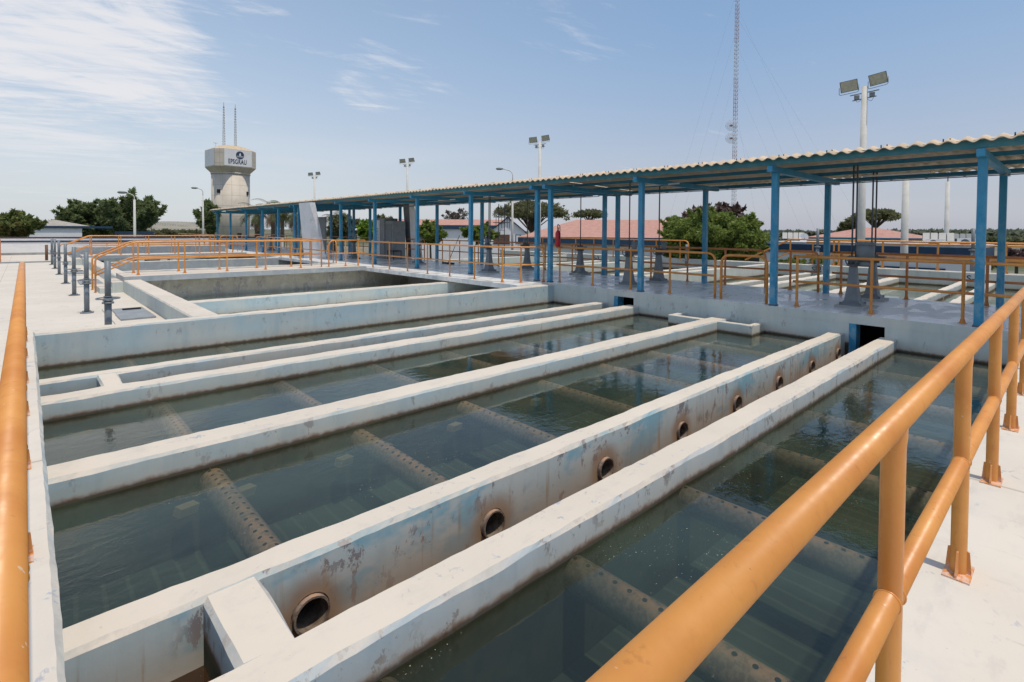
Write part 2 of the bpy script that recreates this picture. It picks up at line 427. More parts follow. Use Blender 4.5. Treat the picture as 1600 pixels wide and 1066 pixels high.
# ------------------------------------------------------------------ basin walls
def wob(seed):
    r = random.Random(seed); a = [(r.uniform(.3,3.5), r.uniform(0,6.28), r.uniform(.3,1)) for _ in range(7)]
    return lambda t: sum(w*sin(f*t+p) for f, p, w in a)/3.2
def wall_mb(p0, p1, half, ztop, zbot, ch=.022, jit=.008, seed=1, step=.09):
    """p0->p1 centre line in plan, half thickness, chamfered top"""
    mb = MB(); p0 = Vector((*p0, 0)); p1 = Vector((*p1, 0)); d = p1-p0; L = d.length; d.normalize(); n = Vector((-d.y, d.x, 0))
    k = max(2, int(L/step)); f = [wob(seed*10+i) for i in range(8)]
    prof = [(-half, zbot), (-half, ztop-ch*1.3), (-half+ch, ztop), (half-ch, ztop), (half, ztop-ch*1.3), (half, zbot)]
    for i in range(k+1):
        t = L*i/k
        for j, (a, z) in enumerate(prof):
            ja = jit*f[j](t*2.3)+.0035*f[(j+3) % 8](t*17) if 0 < j < 5 else 0; jz = jit*.8*f[(j+2) % 8](t*2.9)+.003*f[(j+5) % 8](t*21) if 0 < j < 5 else 0
            p = p0+d*t+n*(a+ja); mb.v.append((p.x, p.y, z+jz))
    for i in range(k):
        for j in range(5): a = i*6+j; mb.face((a, a+1, a+7, a+6))
    mb.face(range(6)); mb.face([k*6+j for j in range(6)][::-1])
    return mb
ZB = -2.0
XW = 11.5
def wallx(name, y0, y1, x0, x1, zt, mat, label, seed, **kw):
    mb = wall_mb((x0, (y0+y1)/2), (x1, (y0+y1)/2), (y1-y0)/2, zt, ZB, seed=seed, **kw)
    return solo(name, mb, mat, label, 'basin wall')
G_W = None
wallx('basin_wall', 10.60, 10.86, .09, XW, 0.0, M['c1'], 'tall pale blue wall closing the near filter tanks at the back', 1)
wallx('basin_wall', 8.62, 8.86, .095, XW, -.31, M['c2'], 'thin wall in front of the tall back wall, joined to its neighbour by a short slab', 2)
wallx('basin_wall', 7.64, 7.96, .095, XW, -.31, M['c1'], 'thicker wall of the rear narrow channel, facing the camera with dark scuffs', 3)
w4 = tag(link('basin_wall', wall_mb((.095, 5.42), (XW, 5.42), .175, -.31, ZB, seed=4).mesh('basin_wall', M['c2'])), 'middle wall between two pipe tanks, ending in a cross shaped box', 'basin wall')

# wall with pipe holes
me5 = wall_mb((.095, 3.15), (XW, 3.15), .115, -.31, ZB, seed=5, jit=.008).mesh('basin_wall', M['c5'])
o5 = link('basin_wall', me5)
HX = [1.21+1.412*i for i in range(8)]
cut = MB()
for hx in HX: cut.tube([(hx, 2.8, -.662), (hx, 3.6, -.662)], .116, 28)
oc = link('cutter', cut.mesh('cutter', M['c5']))
md = o5.modifiers.new('b', 'BOOLEAN'); md.operation = 'DIFFERENCE'; md.object = oc; md.solver = 'EXACT'
dg = bpy.context.evaluated_depsgraph_get(); ne = bpy.data.meshes.new_from_object(o5.evaluated_get(dg))
o5.modifiers.clear(); o5.data = ne; bpy.data.objects.remove(oc)
tag(o5, 'peeling wall with a row of round pipe holes above the near channel', 'basin wall')
w6 = tag(link('basin_wall', wall_mb((.095, 2.345), (XW, 2.345), .135, -.31, ZB, seed=6, jit=.008).mesh('basin_wall', M['c6'])), 'nearest long wall with a chipped white top, beside the right hand tank', 'basin wall')
# cross slabs
solo('cross_slab', wall_mb((.79, 2.46), (.79, 3.05), .135, -.316, ZB, seed=50, jit=.008, step=.12), M['c6'], 'short wide slab bridging the near channel at its left end', 'concrete slab')
solo('cross_slab', wall_mb((.77, 7.94), (.77, 8.64), .11, -.318, ZB, seed=51, jit=.006, step=.12), M['c1'], 'short slab bridging the rear narrow channel at its left end', 'concrete slab')
# collar box at the end of the middle wall
cb = thing('weir_box', 'low open concrete box straddling the end of the middle wall below the walkway', 'concrete box', (11.2, 5.45, -.31))
part('front_wall', wall_mb((10.92, 4.52), (10.92, 5.244), .06, -.312, -.9, ch=.012, jit=.003, seed=40), M['wallw'], cb)
part('front_wall', wall_mb((10.92, 5.598), (10.92, 6.42), .06, -.312, -.9, ch=.012, jit=.003, seed=41), M['wallw'], cb)
part('side_wall', wall_mb((10.982, 4.58), (XW, 4.58), .06, -.315, -.9, ch=.012, jit=.003, seed=42), M['wallw'], cb)
part('side_wall', wall_mb((10.982, 6.36), (XW, 6.36), .06, -.315, -.9, ch=.012, jit=.003, seed=43), M['wallw'], cb)

# ------------------------------------------------------------------ floors and water
struct('tank_floor', MB().box(.09, XW, .4, 10.7, -1.35, -1.25), M['floor'])
def wsheet(name, x0, x1, y0, y1, z, mat):
    mb = MB(); mb.poly([(x0,y0,z),(x1,y0,z),(x1,y1,z),(x0,y1,z)]); return struct(name, mb, mat)
wsheet('water', .09, XW, .45, 2.25, WL, M['water'])
wsheet('water', .09, XW, 3.22, 5.30, WL, M['water'])
wsheet('water', .09, XW, 5.55, 7.70, WL, M['water'])
wsheet('water', .09, XW, 8.80, 10.65, WL, M['water'])
wsheet('water', .09, .67, 2.45, 3.05, -.66, water_mat('stagnant brown water', (.3,.2,.12), (.035,.018,.01), .8, .1))
struct('channel_floor', MB().box(.9, XW, 2.45, 3.06, -1.2, -.90), M['sludge'])
struct('channel_floor', MB().box(.09, XW, 7.9, 8.7, -1.2, -.80), M['sludge'])

# ------------------------------------------------------------------ perforated pipes
def pipe(x, ya, yb, z, label, group, r=.108, hollow=False, blocks=False, rows=(-.28, .28)):
    mb = MB()
    mb.tube([(x, ya, z), (x, yb, z)], r, 24, 0, caps=not hollow)
    if hollow:
        mb.tube([(x, ya, z), (x, yb, z)], r-.012, 24, 2, caps=False)
        n = len(mb.v)
        for rr in (r, r-.012):
            for k in range(24): a = 2*pi*k/24; mb.v.append((x+rr*cos(a), ya-.0005, z+rr*sin(a)))
        for k in range(24): mb.face((n+k, n+(k+1)%24, n+24+(k+1)%24, n+24+k), 2)
    y = ya+.12+(.2 if hollow else 0); i = 0
    while y < yb-.05:
        for q, a in enumerate(rows):
            yy = y+q*.05
            c = Vector((x+(r+.0015)*sin(a), yy, z+(r+.0015)*cos(a))); t = Vector((cos(a), 0, -sin(a))); nn = len(mb.v)
            for k in range(10): b = 2*pi*k/10; mb.v.append(tuple(c+t*.015*cos(b)+Vector((0,1,0))*.015*sin(b)))
            mb.face(range(nn, nn+10), 1)
        y += .105
    th = thing('perforated_pipe', label, 'pipe', (x, (ya+yb)/2, z), group)
    part('pipe_body', mb, [M['pipe'], M['black'], M['ring']], th, recalc=False)
    if hollow:
        cl = MB(); cl.tube([(x, ya+.012, z), (x, ya+.045, z)], r+.014, 24, 0)
        # collar stays outside of the pipe bore
        cl = MB(); nseg = 24
        for yy, rr in ((ya+.030, r+.001), (ya+.030, r+.007), (ya+.064, r+.007), (ya+.064, r+.001)):
            for k in range(nseg): a = 2*pi*k/nseg; r2_ = rr+(.006*sin(5*a+x*7)+.004*sin(11*a+x*3) if rr > r+.005 else 0); cl.v.append((x+r2_*cos(a), yy, z+r2_*sin(a)))
        for i in range(3):
            for k in range(nseg): cl.face((i*nseg+k, i*nseg+(k+1)%nseg, (i+1)*nseg+(k+1)%nseg, (i+1)*nseg+k), 0, False)
        part('collar', cl, M['ring'], th)
    if blocks:
        for s in (-1, 1):
            bb = MB().obox((x+s*.23, yb-.15, z-.13), (.07,.012,0), (-.015,.05,0), (.01,0,.035))
            part('support_block', bb, M['block'], th)
    return th
ORD = ['leftmost', 'second from the left', 'third from the left', 'fourth from the left', 'fifth from the left', 'sixth from the left', 'seventh from the left', 'rightmost']
for i, x in enumerate(HX):
    pipe(x, .5, 2.25, -.643, 'rusty pipe in the tank beside the foreground railing, ' + ORD[i], 'pipes in the right hand tank', rows=(-.1,))
    pipe(x, 3.006, 5.27, -.662, 'pipe opening through the peeling wall, ' + ORD[i] + ' of its row', 'pipes through the peeling wall', hollow=True, blocks=True)
    pipe(x, 5.58, 7.66, -.650, 'submerged pipe in the middle tank before the rear channel, ' + ORD[i], 'pipes in the middle tank', rows=(-.28, .28))
    pipe(x, 8.84, 10.62, -.652, 'submerged pipe along the foot of the tall back wall, ' + ORD[i], 'pipes in the back tank')

# ------------------------------------------------------------------ decks
mb = wall_mb((-.33, -3.0), (-.33, .498), .42, 0, ZB, seed=8)   # near left corner
struct('deck_kerb', wall_mb((-.13, .5), (-.13, 10.86), .22, 0.0, ZB, seed=9, jit=.005), M['deckw'], 'white painted kerb under the left railing')
dk = MB(); dk.box(-6, 27.9, -6, .497, ZB, 0.0)
struct('deck', dk, M['deckw'], 'white painted concrete deck under the right railing')
struct('deck_left', MB().box(-14, 2.2, 10.86, 51, -.9, -.38).box(-14, -.35, .5, 10.86, -.9, -.381), M['deckl'], 'sunlit concrete deck on the left')
# walkway slab
ZW = .045
wk = MB()
wk.box(XW, 15.25, .499, 10.855, -.12, ZW)
wk.box(10.25, 15.25, 10.862, 62, -.10, ZW-.003)
struct('walkway', wk, M['wet'], 'wet grey walkway below the canopy')
# face below the walkway with two outlet mouths
fc = MB()
def facebox(y0, y1, z0=ZB, z1=-.122): fc.box(XW, XW+.3, y0, y1, z0, z1)
facebox(.5, 2.40); facebox(2.97, 7.80); facebox(8.42, 10.86)
fc.box(XW, XW+.3, 2.40, 2.97, ZB, -.9); fc.box(XW, XW+.3, 7.8, 8.42, ZB, -.9)
solo('walkway_wall', fc, M['wallw'], 'pale wall under the walkway edge with two dark outlet mouths', 'wall')
lip = MB().box(XW-.004, XW+.05, .5, 10.6, -.125, ZW-.004)
solo('walkway_edge', lip, M['wallw'], 'pale painted edge band of the walkway slab', 'slab edge')
for ya, yb, nm in ((2.40, 2.97, 'near'), (7.80, 8.42, 'far')):
    t = thing('outlet_mouth', 'dark rectangular outlet with a blue jamb at the %s end of the %s channel' % ('right', nm), 'outlet', (XW+.3, ya, -.6), 'outlet mouths under the walkway')
    part('jamb', MB().box(XW+.002, XW+.28, yb-.12, yb-.003, -.9, -.124), M['blue'], t)
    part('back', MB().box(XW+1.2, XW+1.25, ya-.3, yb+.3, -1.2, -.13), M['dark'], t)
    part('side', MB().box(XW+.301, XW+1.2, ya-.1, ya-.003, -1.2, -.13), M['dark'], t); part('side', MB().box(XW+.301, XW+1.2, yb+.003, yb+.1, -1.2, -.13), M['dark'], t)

# ------------------------------------------------------------------ railings
def rounded(pts, r, n=7):
    pts = [Vector(p) for p in pts]; out = [pts[0]]
    for i in range(1, len(pts)-1):
        a, b, c = pts[i-1], pts[i], pts[i+1]; u = (a-b); v = (c-b); rr = min(r, u.length*.48, v.length*.48)
        p = b+u.normalized()*rr; q = b+v.normalized()*rr
        for k in range(n+1):
            t = k/n; out.append(p*(1-t)**2+b*2*t*(1-t)+q*t*t)
    out.append(pts[-1]); return out
def flange(x, y, z, dx, dy, s=1.):
    """welded foot: plate with four triangular gussets; (dx,dy) is the rail direction"""
    d = Vector((dx, dy, 0)).normalized(); n = Vector((-d.y, d.x, 0)); c = Vector((x, y, z)); mb = MB()
    mb.obox(c+Vector((0,0,.004)), d*.088*s, n*.05*s, Vector((0,0,.004)))
    for k in (-1, 1):
        for ax, L in ((d, .085*s), (n, .047*s)):
            L *= s; a = c+ax*k*.028*min(1, s*1.1); e = ax.cross(Vector((0,0,1)))*.004
            pr = [a+Vector((0,0,.008)), c+ax*k*L+Vector((0,0,.008)), c+ax*k*L+Vector((0,0,.02)), a+ax*k*.012*s+Vector((0,0,.11*s)), a+Vector((0,0,.115*s))]
            mb.extr([p-e for p in pr], e*2)
    return mb
def railing(label, path, posts, z0, h=1.05, r=.030, rp=None, mat='or', end0=False, end1=False, midz=.525, group=None, seg=14, feet=True, fr=.16, cat='railing', mid=True, fs=None):
    """path: plan points [(x,y,z)] of the top rail base line; posts: plan points"""
    rp = rp or r*.93
    c = path[0]
    t = thing('railing', label, cat, (c[0], c[1], c[2]), group)
    top = [Vector((x, y, z+h)) for x, y, z in path]
    if end0: top = [Vector((path[0][0], path[0][1], path[0][2]))]+top
    if end1: top = top+[Vector((path[-1][0], path[-1][1], path[-1][2]))]
    tb = MB(); tb.tube(rounded(top, fr), r, seg); part('top_rail', tb, M[mat], t)
    if mid:
        tb = MB(); tb.tube(rounded([Vector((x, y, z+midz)) for x, y, z in path], fr), r*.92, seg); 
        if r > .033:
            dv = (Vector(path[1])-Vector(path[0])).normalized(); axn = 'x' if abs(dv.x) > .5 else 'y'
            for p in posts:
                for s_ in (-1, 1): tb.torus(Vector((p[0], p[1], z0+midz))+dv*s_*(rp*.93), r*.92, .0045, axn, 24, 6)
        part('mid_rail', tb, M[mat], t)
    for i, p in enumerate(posts):
        x, y, z = p
        q = min(range(len(path)-1), key=lambda k: abs((Vector(path[k])-Vector(p)).length+(Vector(path[k+1])-Vector(p)).length-(Vector(path[k+1])-Vector(path[k])).length))
        d = Vector(path[q+1])-Vector(path[q])
        pb = MB(); pb.tube([(x, y, z), (x, y, z+h-rp*2.1), (x, y, z+h-rp*1.2), (x, y, z+h)], [rp, rp, rp*1.09, rp*1.09], seg, caps=False); po = part('post', pb, M[mat], t)
        if feet: sub('base_plate', flange(x, y, z, d.x, d.y, fs or (1. if r > .033 else .72)), M['fl'], po)
    return t
# foreground railings
PX = [.50]+[1.86+1.357*i for i in range(8)]
railing('thick orange railing in the right foreground, closest to the camera', [(-.03, .36, 0), (11.35, .36, 0)], [(x, .36, 0) for x in PX], 0, 1.045, .0345, .0312, seg=32)
PY = [.95+1.31*i for i in range(8)]
railing('orange railing along the left edge of the photo, running away on the white kerb', [(-.037, .45, 0), (-.037, 10.75, 0)], [(-.037, y, 0) for y in (.95, 2.2, 3.45, 4.76, 6.1, 7.38, 8.77, 10.0, 10.7)], 0, 1.05, .0345, .031, seg=32, end1=True, fr=.05)
# walkway front railings
XF = 11.85
z = ZW
railing('orange walkway railing behind the two big valve actuators, meeting the foreground rail', [(XF, -.2, z), (XF, 4.10, z)], [(XF, y, z) for y in (.1, 1.36, 2.70, 4.02)], z, 1.05, .028)
railing('small arched gate rail in the middle of the walkway front', [(XF-.03, 4.62, z), (XF-.03, 5.64, z)], [], z, 1.02, .030, end0=True, end1=True, fr=.22, cat='gate')
railing('walkway front railing with a rounded right end between two blue posts', [(XF, 5.80, z), (XF, 10.80, z)], [(XF, y, z) for y in (6.98, 8.14, 9.42, 10.68)], z, 1.05, .028, end0=True, fr=.22)
PC = [(11.5, 11.02, z), (10.86, 11.34, z), (10.47, 11.74, z)]
PS = [(10.47, 11.74+1.33*i, z) for i in range(1, 8)]
railing('long orange railing along the walkway edge beyond the tall back wall', PC+[(10.47, 21.05, z)], PC+PS, z, 1.05, .026, end0=True, fr=.15)
railing('orange railing of the far part of the walkway, left of the white pylon', [(10.47, 23.2, z), (10.47, 34.6, z)], [(10.47, 23.5+1.36*i, z) for i in range(9)], z, 1.05, .026, end0=True, end1=True, fr=.25)
railing('most distant walkway railing at the far left end of the canopy', [(10.47, 38.5, z), (10.47, 57, z)], [(10.47, 39.5+1.6*i, z) for i in range(11)], z, 1.05, .026, end0=True, fr=.25)
# rear railings
XR = 15.12
railing('shaded orange rear walkway railing behind the big actuators, crossing the nearest blue posts', [(XR, -.5, z), (XR, 4.3, z)], [(XR, y, z) for y in (-.3, 1.35, 2.75, 4.1)], z, 1.05, .030, mat='or_shade')
railing('shaded orange rear railing with arched ends in the middle of the walkway', [(XR, 4.62, z), (XR, 5.75, z)], [(XR, 5.3, z)], z, 1.05, .030, mat='or_shade', end0=True, end1=True, fr=.2)
railing('shaded orange rear railing in front of the green bush', [(XR, 5.95, z), (XR, 11.0, z)], [(XR, y, z) for y in (7.1, 8.3, 9.6, 10.9)], z, 1.05, .030, mat='or_shade', end0=True, fr=.25)
railing('shaded orange rear railing beyond the double blue post', [(XR, 11.4, z), (XR, 22, z)], [(XR, 11.6+1.4*i, z) for i in range(8)], z, 1.05, .026, mat='or_shade', end0=True)
railing('farthest shaded orange rear walkway railing beneath the palms', [(XR, 23, z), (XR, 52, z)], [(XR, 23.3+1.6*i, z) for i in range(18)], z, 1.05, .026, mat='or_shade', end0=True)

# ------------------------------------------------------------------ second basin, bridge, steps
BB = .10
def basin(y0, tagname, ylen=8.9):
    yb = y0+ylen
    b1 = wall_mb((2.42, y0+.0), (2.42, yb+.12), .22, -.002, ZB, seed=int(y0)+11, jit=.004)
    return b1
solo('basin_side_wall', wall_mb((2.42, 10.862), (2.42, 19.85), .22, -.003, ZB, seed=12, jit=.004), M['plain'], 'broad low wall running back from the tall wall to the first footbridge', 'basin wall')
solo('basin_wall', wall_mb((2.64, 14.35), (12.4, 14.35), .14, -.14, ZB, seed=13), M['c1'], 'pale blue wall just behind the tall back wall, dipping under the walkway', 'basin wall')
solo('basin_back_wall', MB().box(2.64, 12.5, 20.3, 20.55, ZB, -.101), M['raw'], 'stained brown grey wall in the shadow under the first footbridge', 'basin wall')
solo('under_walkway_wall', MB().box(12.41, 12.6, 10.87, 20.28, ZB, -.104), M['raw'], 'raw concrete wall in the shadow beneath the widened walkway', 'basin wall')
wsheet('water', 2.6, 12.5, 10.8, 20.4, -.72, M['water2'])
wsheet('water', 2.6, 12.5, 21.9, 36.4, -.72, M['water2'])
def footbridge(y0, label, wlabel, slabel):
    t = thing('footbridge', label, 'footbridge', (2.5, y0, BB), 'concrete footbridges')
    part('slab', MB().box(2.2, 10.248, y0, y0+1.86, BB-.17, BB), M['bridge'], t)
    st = MB()
    st.box(1.92, 2.198, y0+.02, y0+1.84, -.39, -.06); st.box(1.62, 1.918, y0+.02, y0+1.84, -.39, -.22)
    st.box(2.2, 2.64, y0, y0+1.86, -.39, BB-.172)
    part('steps', st, M['plain'], t)
    return t
footbridge(19.86, 'nearer concrete footbridge slab with steps, behind the near basins', '', '')
footbridge(35.75, 'farther concrete footbridge slab with steps, near the white boundary wall', '', '')
def bridge_rails(y0, w, lab):
    for k, yy in enumerate((y0+.42, y0+1.40)):
        path = [(1.55, yy, -.38), (2.55, yy, BB), (8.55, yy, BB)]
        railing(('front' if k == 0 else 'back') + ' railing with sloping left end on the ' + lab, path,
                [(2.62+1.28*i, yy, BB) for i in range(5)], BB, 1.05, .026, end0=True, end1=True, fr=.12, group='footbridge railings')
    railing('short railing with arched end where the ' + lab + ' meets the walkway', [(8.85, y0+.42, BB), (10.40, y0+.42, BB)], [(9.55, y0+.42, BB), (10.1, y0+.42, BB)], BB, 1.05, .026, end0=True, fr=.25)
bridge_rails(19.86, 0, 'nearer footbridge')
bridge_rails(35.75, 0, 'farther footbridge')
solo('basin_side_wall', wall_mb((2.42, 21.73), (2.42, 35.74), .22, -.003, ZB, seed=14), M['plain'], 'broad low wall between the two footbridges', 'basin wall')
solo('basin_wall', wall_mb((2.64, 24.6), (12.4, 24.6), .16, -.05, ZB, seed=15), M['bridge'], 'grey wall across the basin right behind the nearer footbridge', 'basin wall')
solo('basin_wall', wall_mb((2.64, 30.2), (12.4, 30.2), .16, .02, ZB, seed=16), M['bridge'], 'grey wall across the basin in front of the farther footbridge', 'basin wall')
solo('basin_wall', wall_mb((2.2, 40.5), (10.2, 40.5), .2, .45, -.4, seed=17), M['bridge'], 'grey low wall beyond the farther footbridge', 'basin wall')

# boundary wall with navy band
bw = thing('boundary_wall', 'long white boundary wall with navy stripe across the left background', 'wall', (0, 50.8, -.38))
a = Vector((-1.75, 51.2)); b_ = Vector((17, 48.5))
def along(t0, t1, z0, z1, th, mat, name, off=0.):
    d = (b_-a); n = Vector((d.y, -d.x)).normalized(); m_ = MB(); p = a+d*t0; q = a+d*t1
    pts = [p+n*off, q+n*off, q+n*(off-th), p+n*(off-th)]
    m_.extr([(v.x, v.y, z0) for v in pts], (0, 0, z1-z0)); part(name, m_, mat, bw)
along(0, 1, -.9, .52, .25, M['white'], 'wall_body')
along(0, 1, .52, .64, .30, M['navy'], 'navy_band', .03)
along(0, 1, .64, .80, .22, M['white'], 'upper_band')
along(0, 1, .80, .90, .30, simple('maroon capping', (.10,.045,.06), .6), 'capping', .02)
along(0, 1, -.38, -.22, .02, simple('grey skirting', (.36,.36,.35), .8), 'skirting', .022)
solo('gutter', MB().box(-3.5, 1.3, 39.7, 40.3, -.379, -.33), M['hatch'], 'low grey steel cover lying across the far left deck', 'cover')
railing('low orange railing in front of the white boundary wall', [(1.5, 41.5, -.38), (10, 43, -.38)], [(1.9+1.9*i, 41.57+.33*i, -.38) for i in range(1, 5)], -.38, 1.0, .03, end0=True, fr=.3, mid=False)
railing('orange panel railing running back at the far left edge', [(-1.05, 41, -.38), (-1.35, 50.4, -.38)], [(-1.05-.016*i, 41+.5*i, -.38) for i in range(19)], -.38, 1.25, .05, feet=False)
solo('bollard', MB().cyl((.93, 42.0), .07, -.38, .55, 12), M['brown'], 'lone brown post standing left of the low orange railing', 'post')
tb = thing('pipe_stub', 'short dark capped pipe rising from the far left deck', 'pipe', (2.9, 45.5, -.38)); part('stub', MB().cyl((2.9, 45.5), .07, -.38, .0, 12), M['steel'], tb); part('cap', MB().cyl((2.9, 45.5), .12, .0, .06, 12), M['steel'], tb)

# valve posts along the left deck
VY = [11.3, 15.6, 19.85, 24.2, 29.0, 33.2, 36.9]
VO = ['nearest', 'second nearest', 'third nearest', 'fourth nearest', 'fifth nearest', 'sixth nearest', 'farthest']
for i, y in enumerate(VY):
    x = 1.03; zb = -.38; t = thing('valve_post', 'slender grey valve post on the left deck, %s of the row of seven' % VO[i], 'valve post', (x, y, zb), 'grey valve posts on the left deck')
    part('post', MB().cyl((x, y), .052, zb+.02, .40, 14).cyl((x, y), .046, .40, 1.03, 14), M['steel'], t)
    bp = MB().cyl((x, y), .13, zb, zb+.025, 18)
    for k in range(4): bp.cyl((x+.1*cos(pi/4+k*pi/2), y+.1*sin(pi/4+k*pi/2)), .014, zb+.025, zb+.05, 6)
    part('base_plate', bp, M['steel'], t)
    part('collar', MB().cyl((x, y), .085, .30, .33, 16).cyl((x, y), .075, .345, .37, 16).cyl((x, y), .064, .42, .43, 14), M['steel'], t)
    if i != 4:
        hw = MB().torus((x, y, .39), .15 if i else .165, .011, 'z', 28, 6)
        for k in range(3): a_ = k*2*pi/3; hw.tube([(x, y, .39), (x+.15*cos(a_), y+.15*sin(a_), .39)], .009, 6)
        part('handwheel', hw, M['steel'], t)
# hatch covers between the side wall and the posts
for k, (x0, y0_, lab) in enumerate(((1.45, 13.6, 'grey steel hatch covers beside the broad low wall, nearest pair'), (1.35, 23.0, 'grey hatch cover stack on the left deck past the nearer footbridge'), (1.3, 28.4, 'far hatch cover on the left deck before the farther footbridge'))):
    t = thing('hatch_cover', lab, 'hatch', (x0, y0_, -.38))
    part('frame', MB().box(x0-.12, x0+.72, y0_-.5, y0_+2.3, -.38, -.35), M['plain'], t)
    part('cover', MB().box(x0, x0+.62, y0_, y0_+.95, -.35, -.315), M['hatch'], t)
    part('cover', MB().box(x0+.02, x0+.62, y0_+1.0, y0_+1.9, -.35, -.32), M['hatch'], t)
    part('handle', MB().box(x0+.2, x0+.55, y0_+1.5, y0_+1.62, -.32, -.29), M['dark'], t)

# ------------------------------------------------------------------ rear basins (mirror side)
RX0, RX1 = 15.252, 27.4
for (ya, yb, zt, lab, sd, mt) in ((10.6, 10.86, .0, 'tallest wall of the rear basins in front of the green bush', 21, 'rear'), (8.62, 8.86, -.31, 'thin rear basin wall left of the S-2 mark', 22, 'rear'),
        (7.64, 7.96, -.31, 'rear basin wall below the S-2 mark', 23, 'rear'), (5.25, 5.6, -.31, 'middle wall of the rear basins behind the arched railing', 24, 'rear'),
        (3.04, 3.27, -.31, 'rear basin wall with small pipe holes behind the big actuators', 25, 'c2'), (2.21, 2.48, -.31, 'rear basin wall ending right of the S-1 mark', 26, 'rear')):
    solo('rear_basin_wall', wall_mb((RX0, (ya+yb)/2), (RX1, (ya+yb)/2), (yb-ya)/2, zt, ZB, seed=sd), M[mt], lab, 'basin wall')
for k in range(7):
    hx = 16.4+1.41*k
    t = thing('pipe_outlet', 'small dark pipe outlet in the rear basin wall, %s' % ORD[k], 'pipe', (hx, 3.03, -.6), 'outlets of the rear wall')
    part('ring', MB().torus((hx, 3.02, -.60), .10, .014, 'y', 20, 6), M['ring'], t)
    part('mouth', MB().tube([(hx, 3.015, -.60), (hx, 3.036, -.60)], .095, 20), M['dark'], t)
struct('rear_wall_base', MB().box(15.0, 15.249, .5, 60, ZB, -.125), M['rear'])
solo('rear_end_wall', wall_mb((27.62, .5), (27.62, 31), .22, .06, ZB, seed=27, jit=.006), M['rear'], 'pale end wall of the rear basins carrying the painted marks', 'basin wall')
wsheet('water', RX0, 27.5, .5, 31, -.56, M['water2'])
for k, yy in enumerate((13.4, 17.0, 20.6, 24.2)):
    solo('rear_basin_wall', wall_mb((RX0, yy), (RX1, yy), .15, -.06 if k % 2 else -.25, ZB, seed=30+k), M['rear'], 'pale blue rear basin wall left of the double blue post, number %s going left' % ['one', 'two', 'three', 'four'][k], 'basin wall')

def text_obj(name, body, size, label, mat, center, right, up, extrude=.004, xs=1., parent=None, cat='painted mark'):
    cu = bpy.data.curves.new(name, 'FONT'); cu.body = body; cu.size = size; cu.align_x = 'CENTER'; cu.align_y = 'CENTER'; cu.extrude = extrude; cu.offset = size*(.018 if xs < 1 else .008); cu.space_character = 1.12 if xs < 1 else 1.0
    tmp = bpy.data.objects.new('tmp', cu); COL.objects.link(tmp)
    dg = bpy.context.evaluated_depsgraph_get(); me = bpy.data.meshes.new_from_object(tmp.evaluated_get(dg)); bpy.data.objects.remove(tmp)
    me.materials.clear(); me.materials.append(mat)
    r = Vector(right).normalized(); u = Vector(up).normalized(); n = r.cross(u); c = Vector(center)
    for v in me.vertices: v.co = c+r*v.co.x*xs+u*v.co.y+n*v.co.z
    me.name = name
    o = link(name, me, parent)
    if parent is None: tag(o, label, cat)
    return o
M['ink'] = simple('navy stencil paint', (.03,.06,.12), .8)
text_obj('painted_mark', 'S-1', .34, 'blue letters S-1 painted on the rear end wall beside the nearest blue post', M['ink'], (27.393, 2.85, -.19), (0,-1,0), (0,0,1))
text_obj('painted_mark', 'S-2', .34, 'blue letters S-2 painted on the rear end wall left of the actuators', M['ink'], (27.393, 8.45, -.16), (0,-1,0), (0,0,1))
text_obj('painted_mark', 'S-3', .36, 'small blue letters S-3 painted on the pale wall near the double blue post', M['ink'], (27.393, 21.5, -.17), (0,-1,0), (0,0,1))
# far railings on the end wall
railing('sunlit orange railing on the rear end wall, behind the S-1 and S-2 marks', [(27.6, -1.5, .06), (27.6, 9.7, .10), (27.6, 11.9, -1.0)], [(27.6, .2+1.9*i, .06) for i in range(6)]+[(27.6, 1.95, .06), (27.6, 7.6, .06)], .06, 1.15, .04, fr=.1)
railing('second sunlit railing slightly behind the end wall railing', [(28.9, -1.5, -.05), (28.9, 9.4, -.05)], [(28.9, .7+2.1*i, -.05) for i in range(5)], .0, 1.15, .035, fr=.1)
railing('distant orange railing with sloping end left of the double blue post', [(26.5, 14.5, .0), (26.5, 28, .0)], [(26.5, 15+1.5*i, 0) for i in range(9)], .0, 1.1, .035, end0=True, fr=.3)
for k, (u, v0, d, lab) in enumerate(((1073, 382, 29, 'grey valve post in front of the green bush'), (1278, 357, 28.6, 'grey valve post on the rear wall right of the S-2 mark'), (1521, 357, 28.2, 'grey valve post on the rear wall beside the nearest blue post'))):
    p = at(u, v0, d); t = thing('valve_post', lab, 'valve post', (p.x, p.y, .0), 'grey valve posts on the rear wall')
    part('post', MB().cyl((p.x, p.y), .075, -.2, p.z*.45+.1, 12).cyl((p.x, p.y), .06, p.z*.45+.1, p.z, 12), M['steel'], t)
    part('collar', MB().cyl((p.x, p.y), .13, p.z*.5, p.z*.5+.05, 14), M['steel'], t)
    part('base_plate', MB().cyl((p.x, p.y), .2, .06, .09, 14), M['steel'], t)

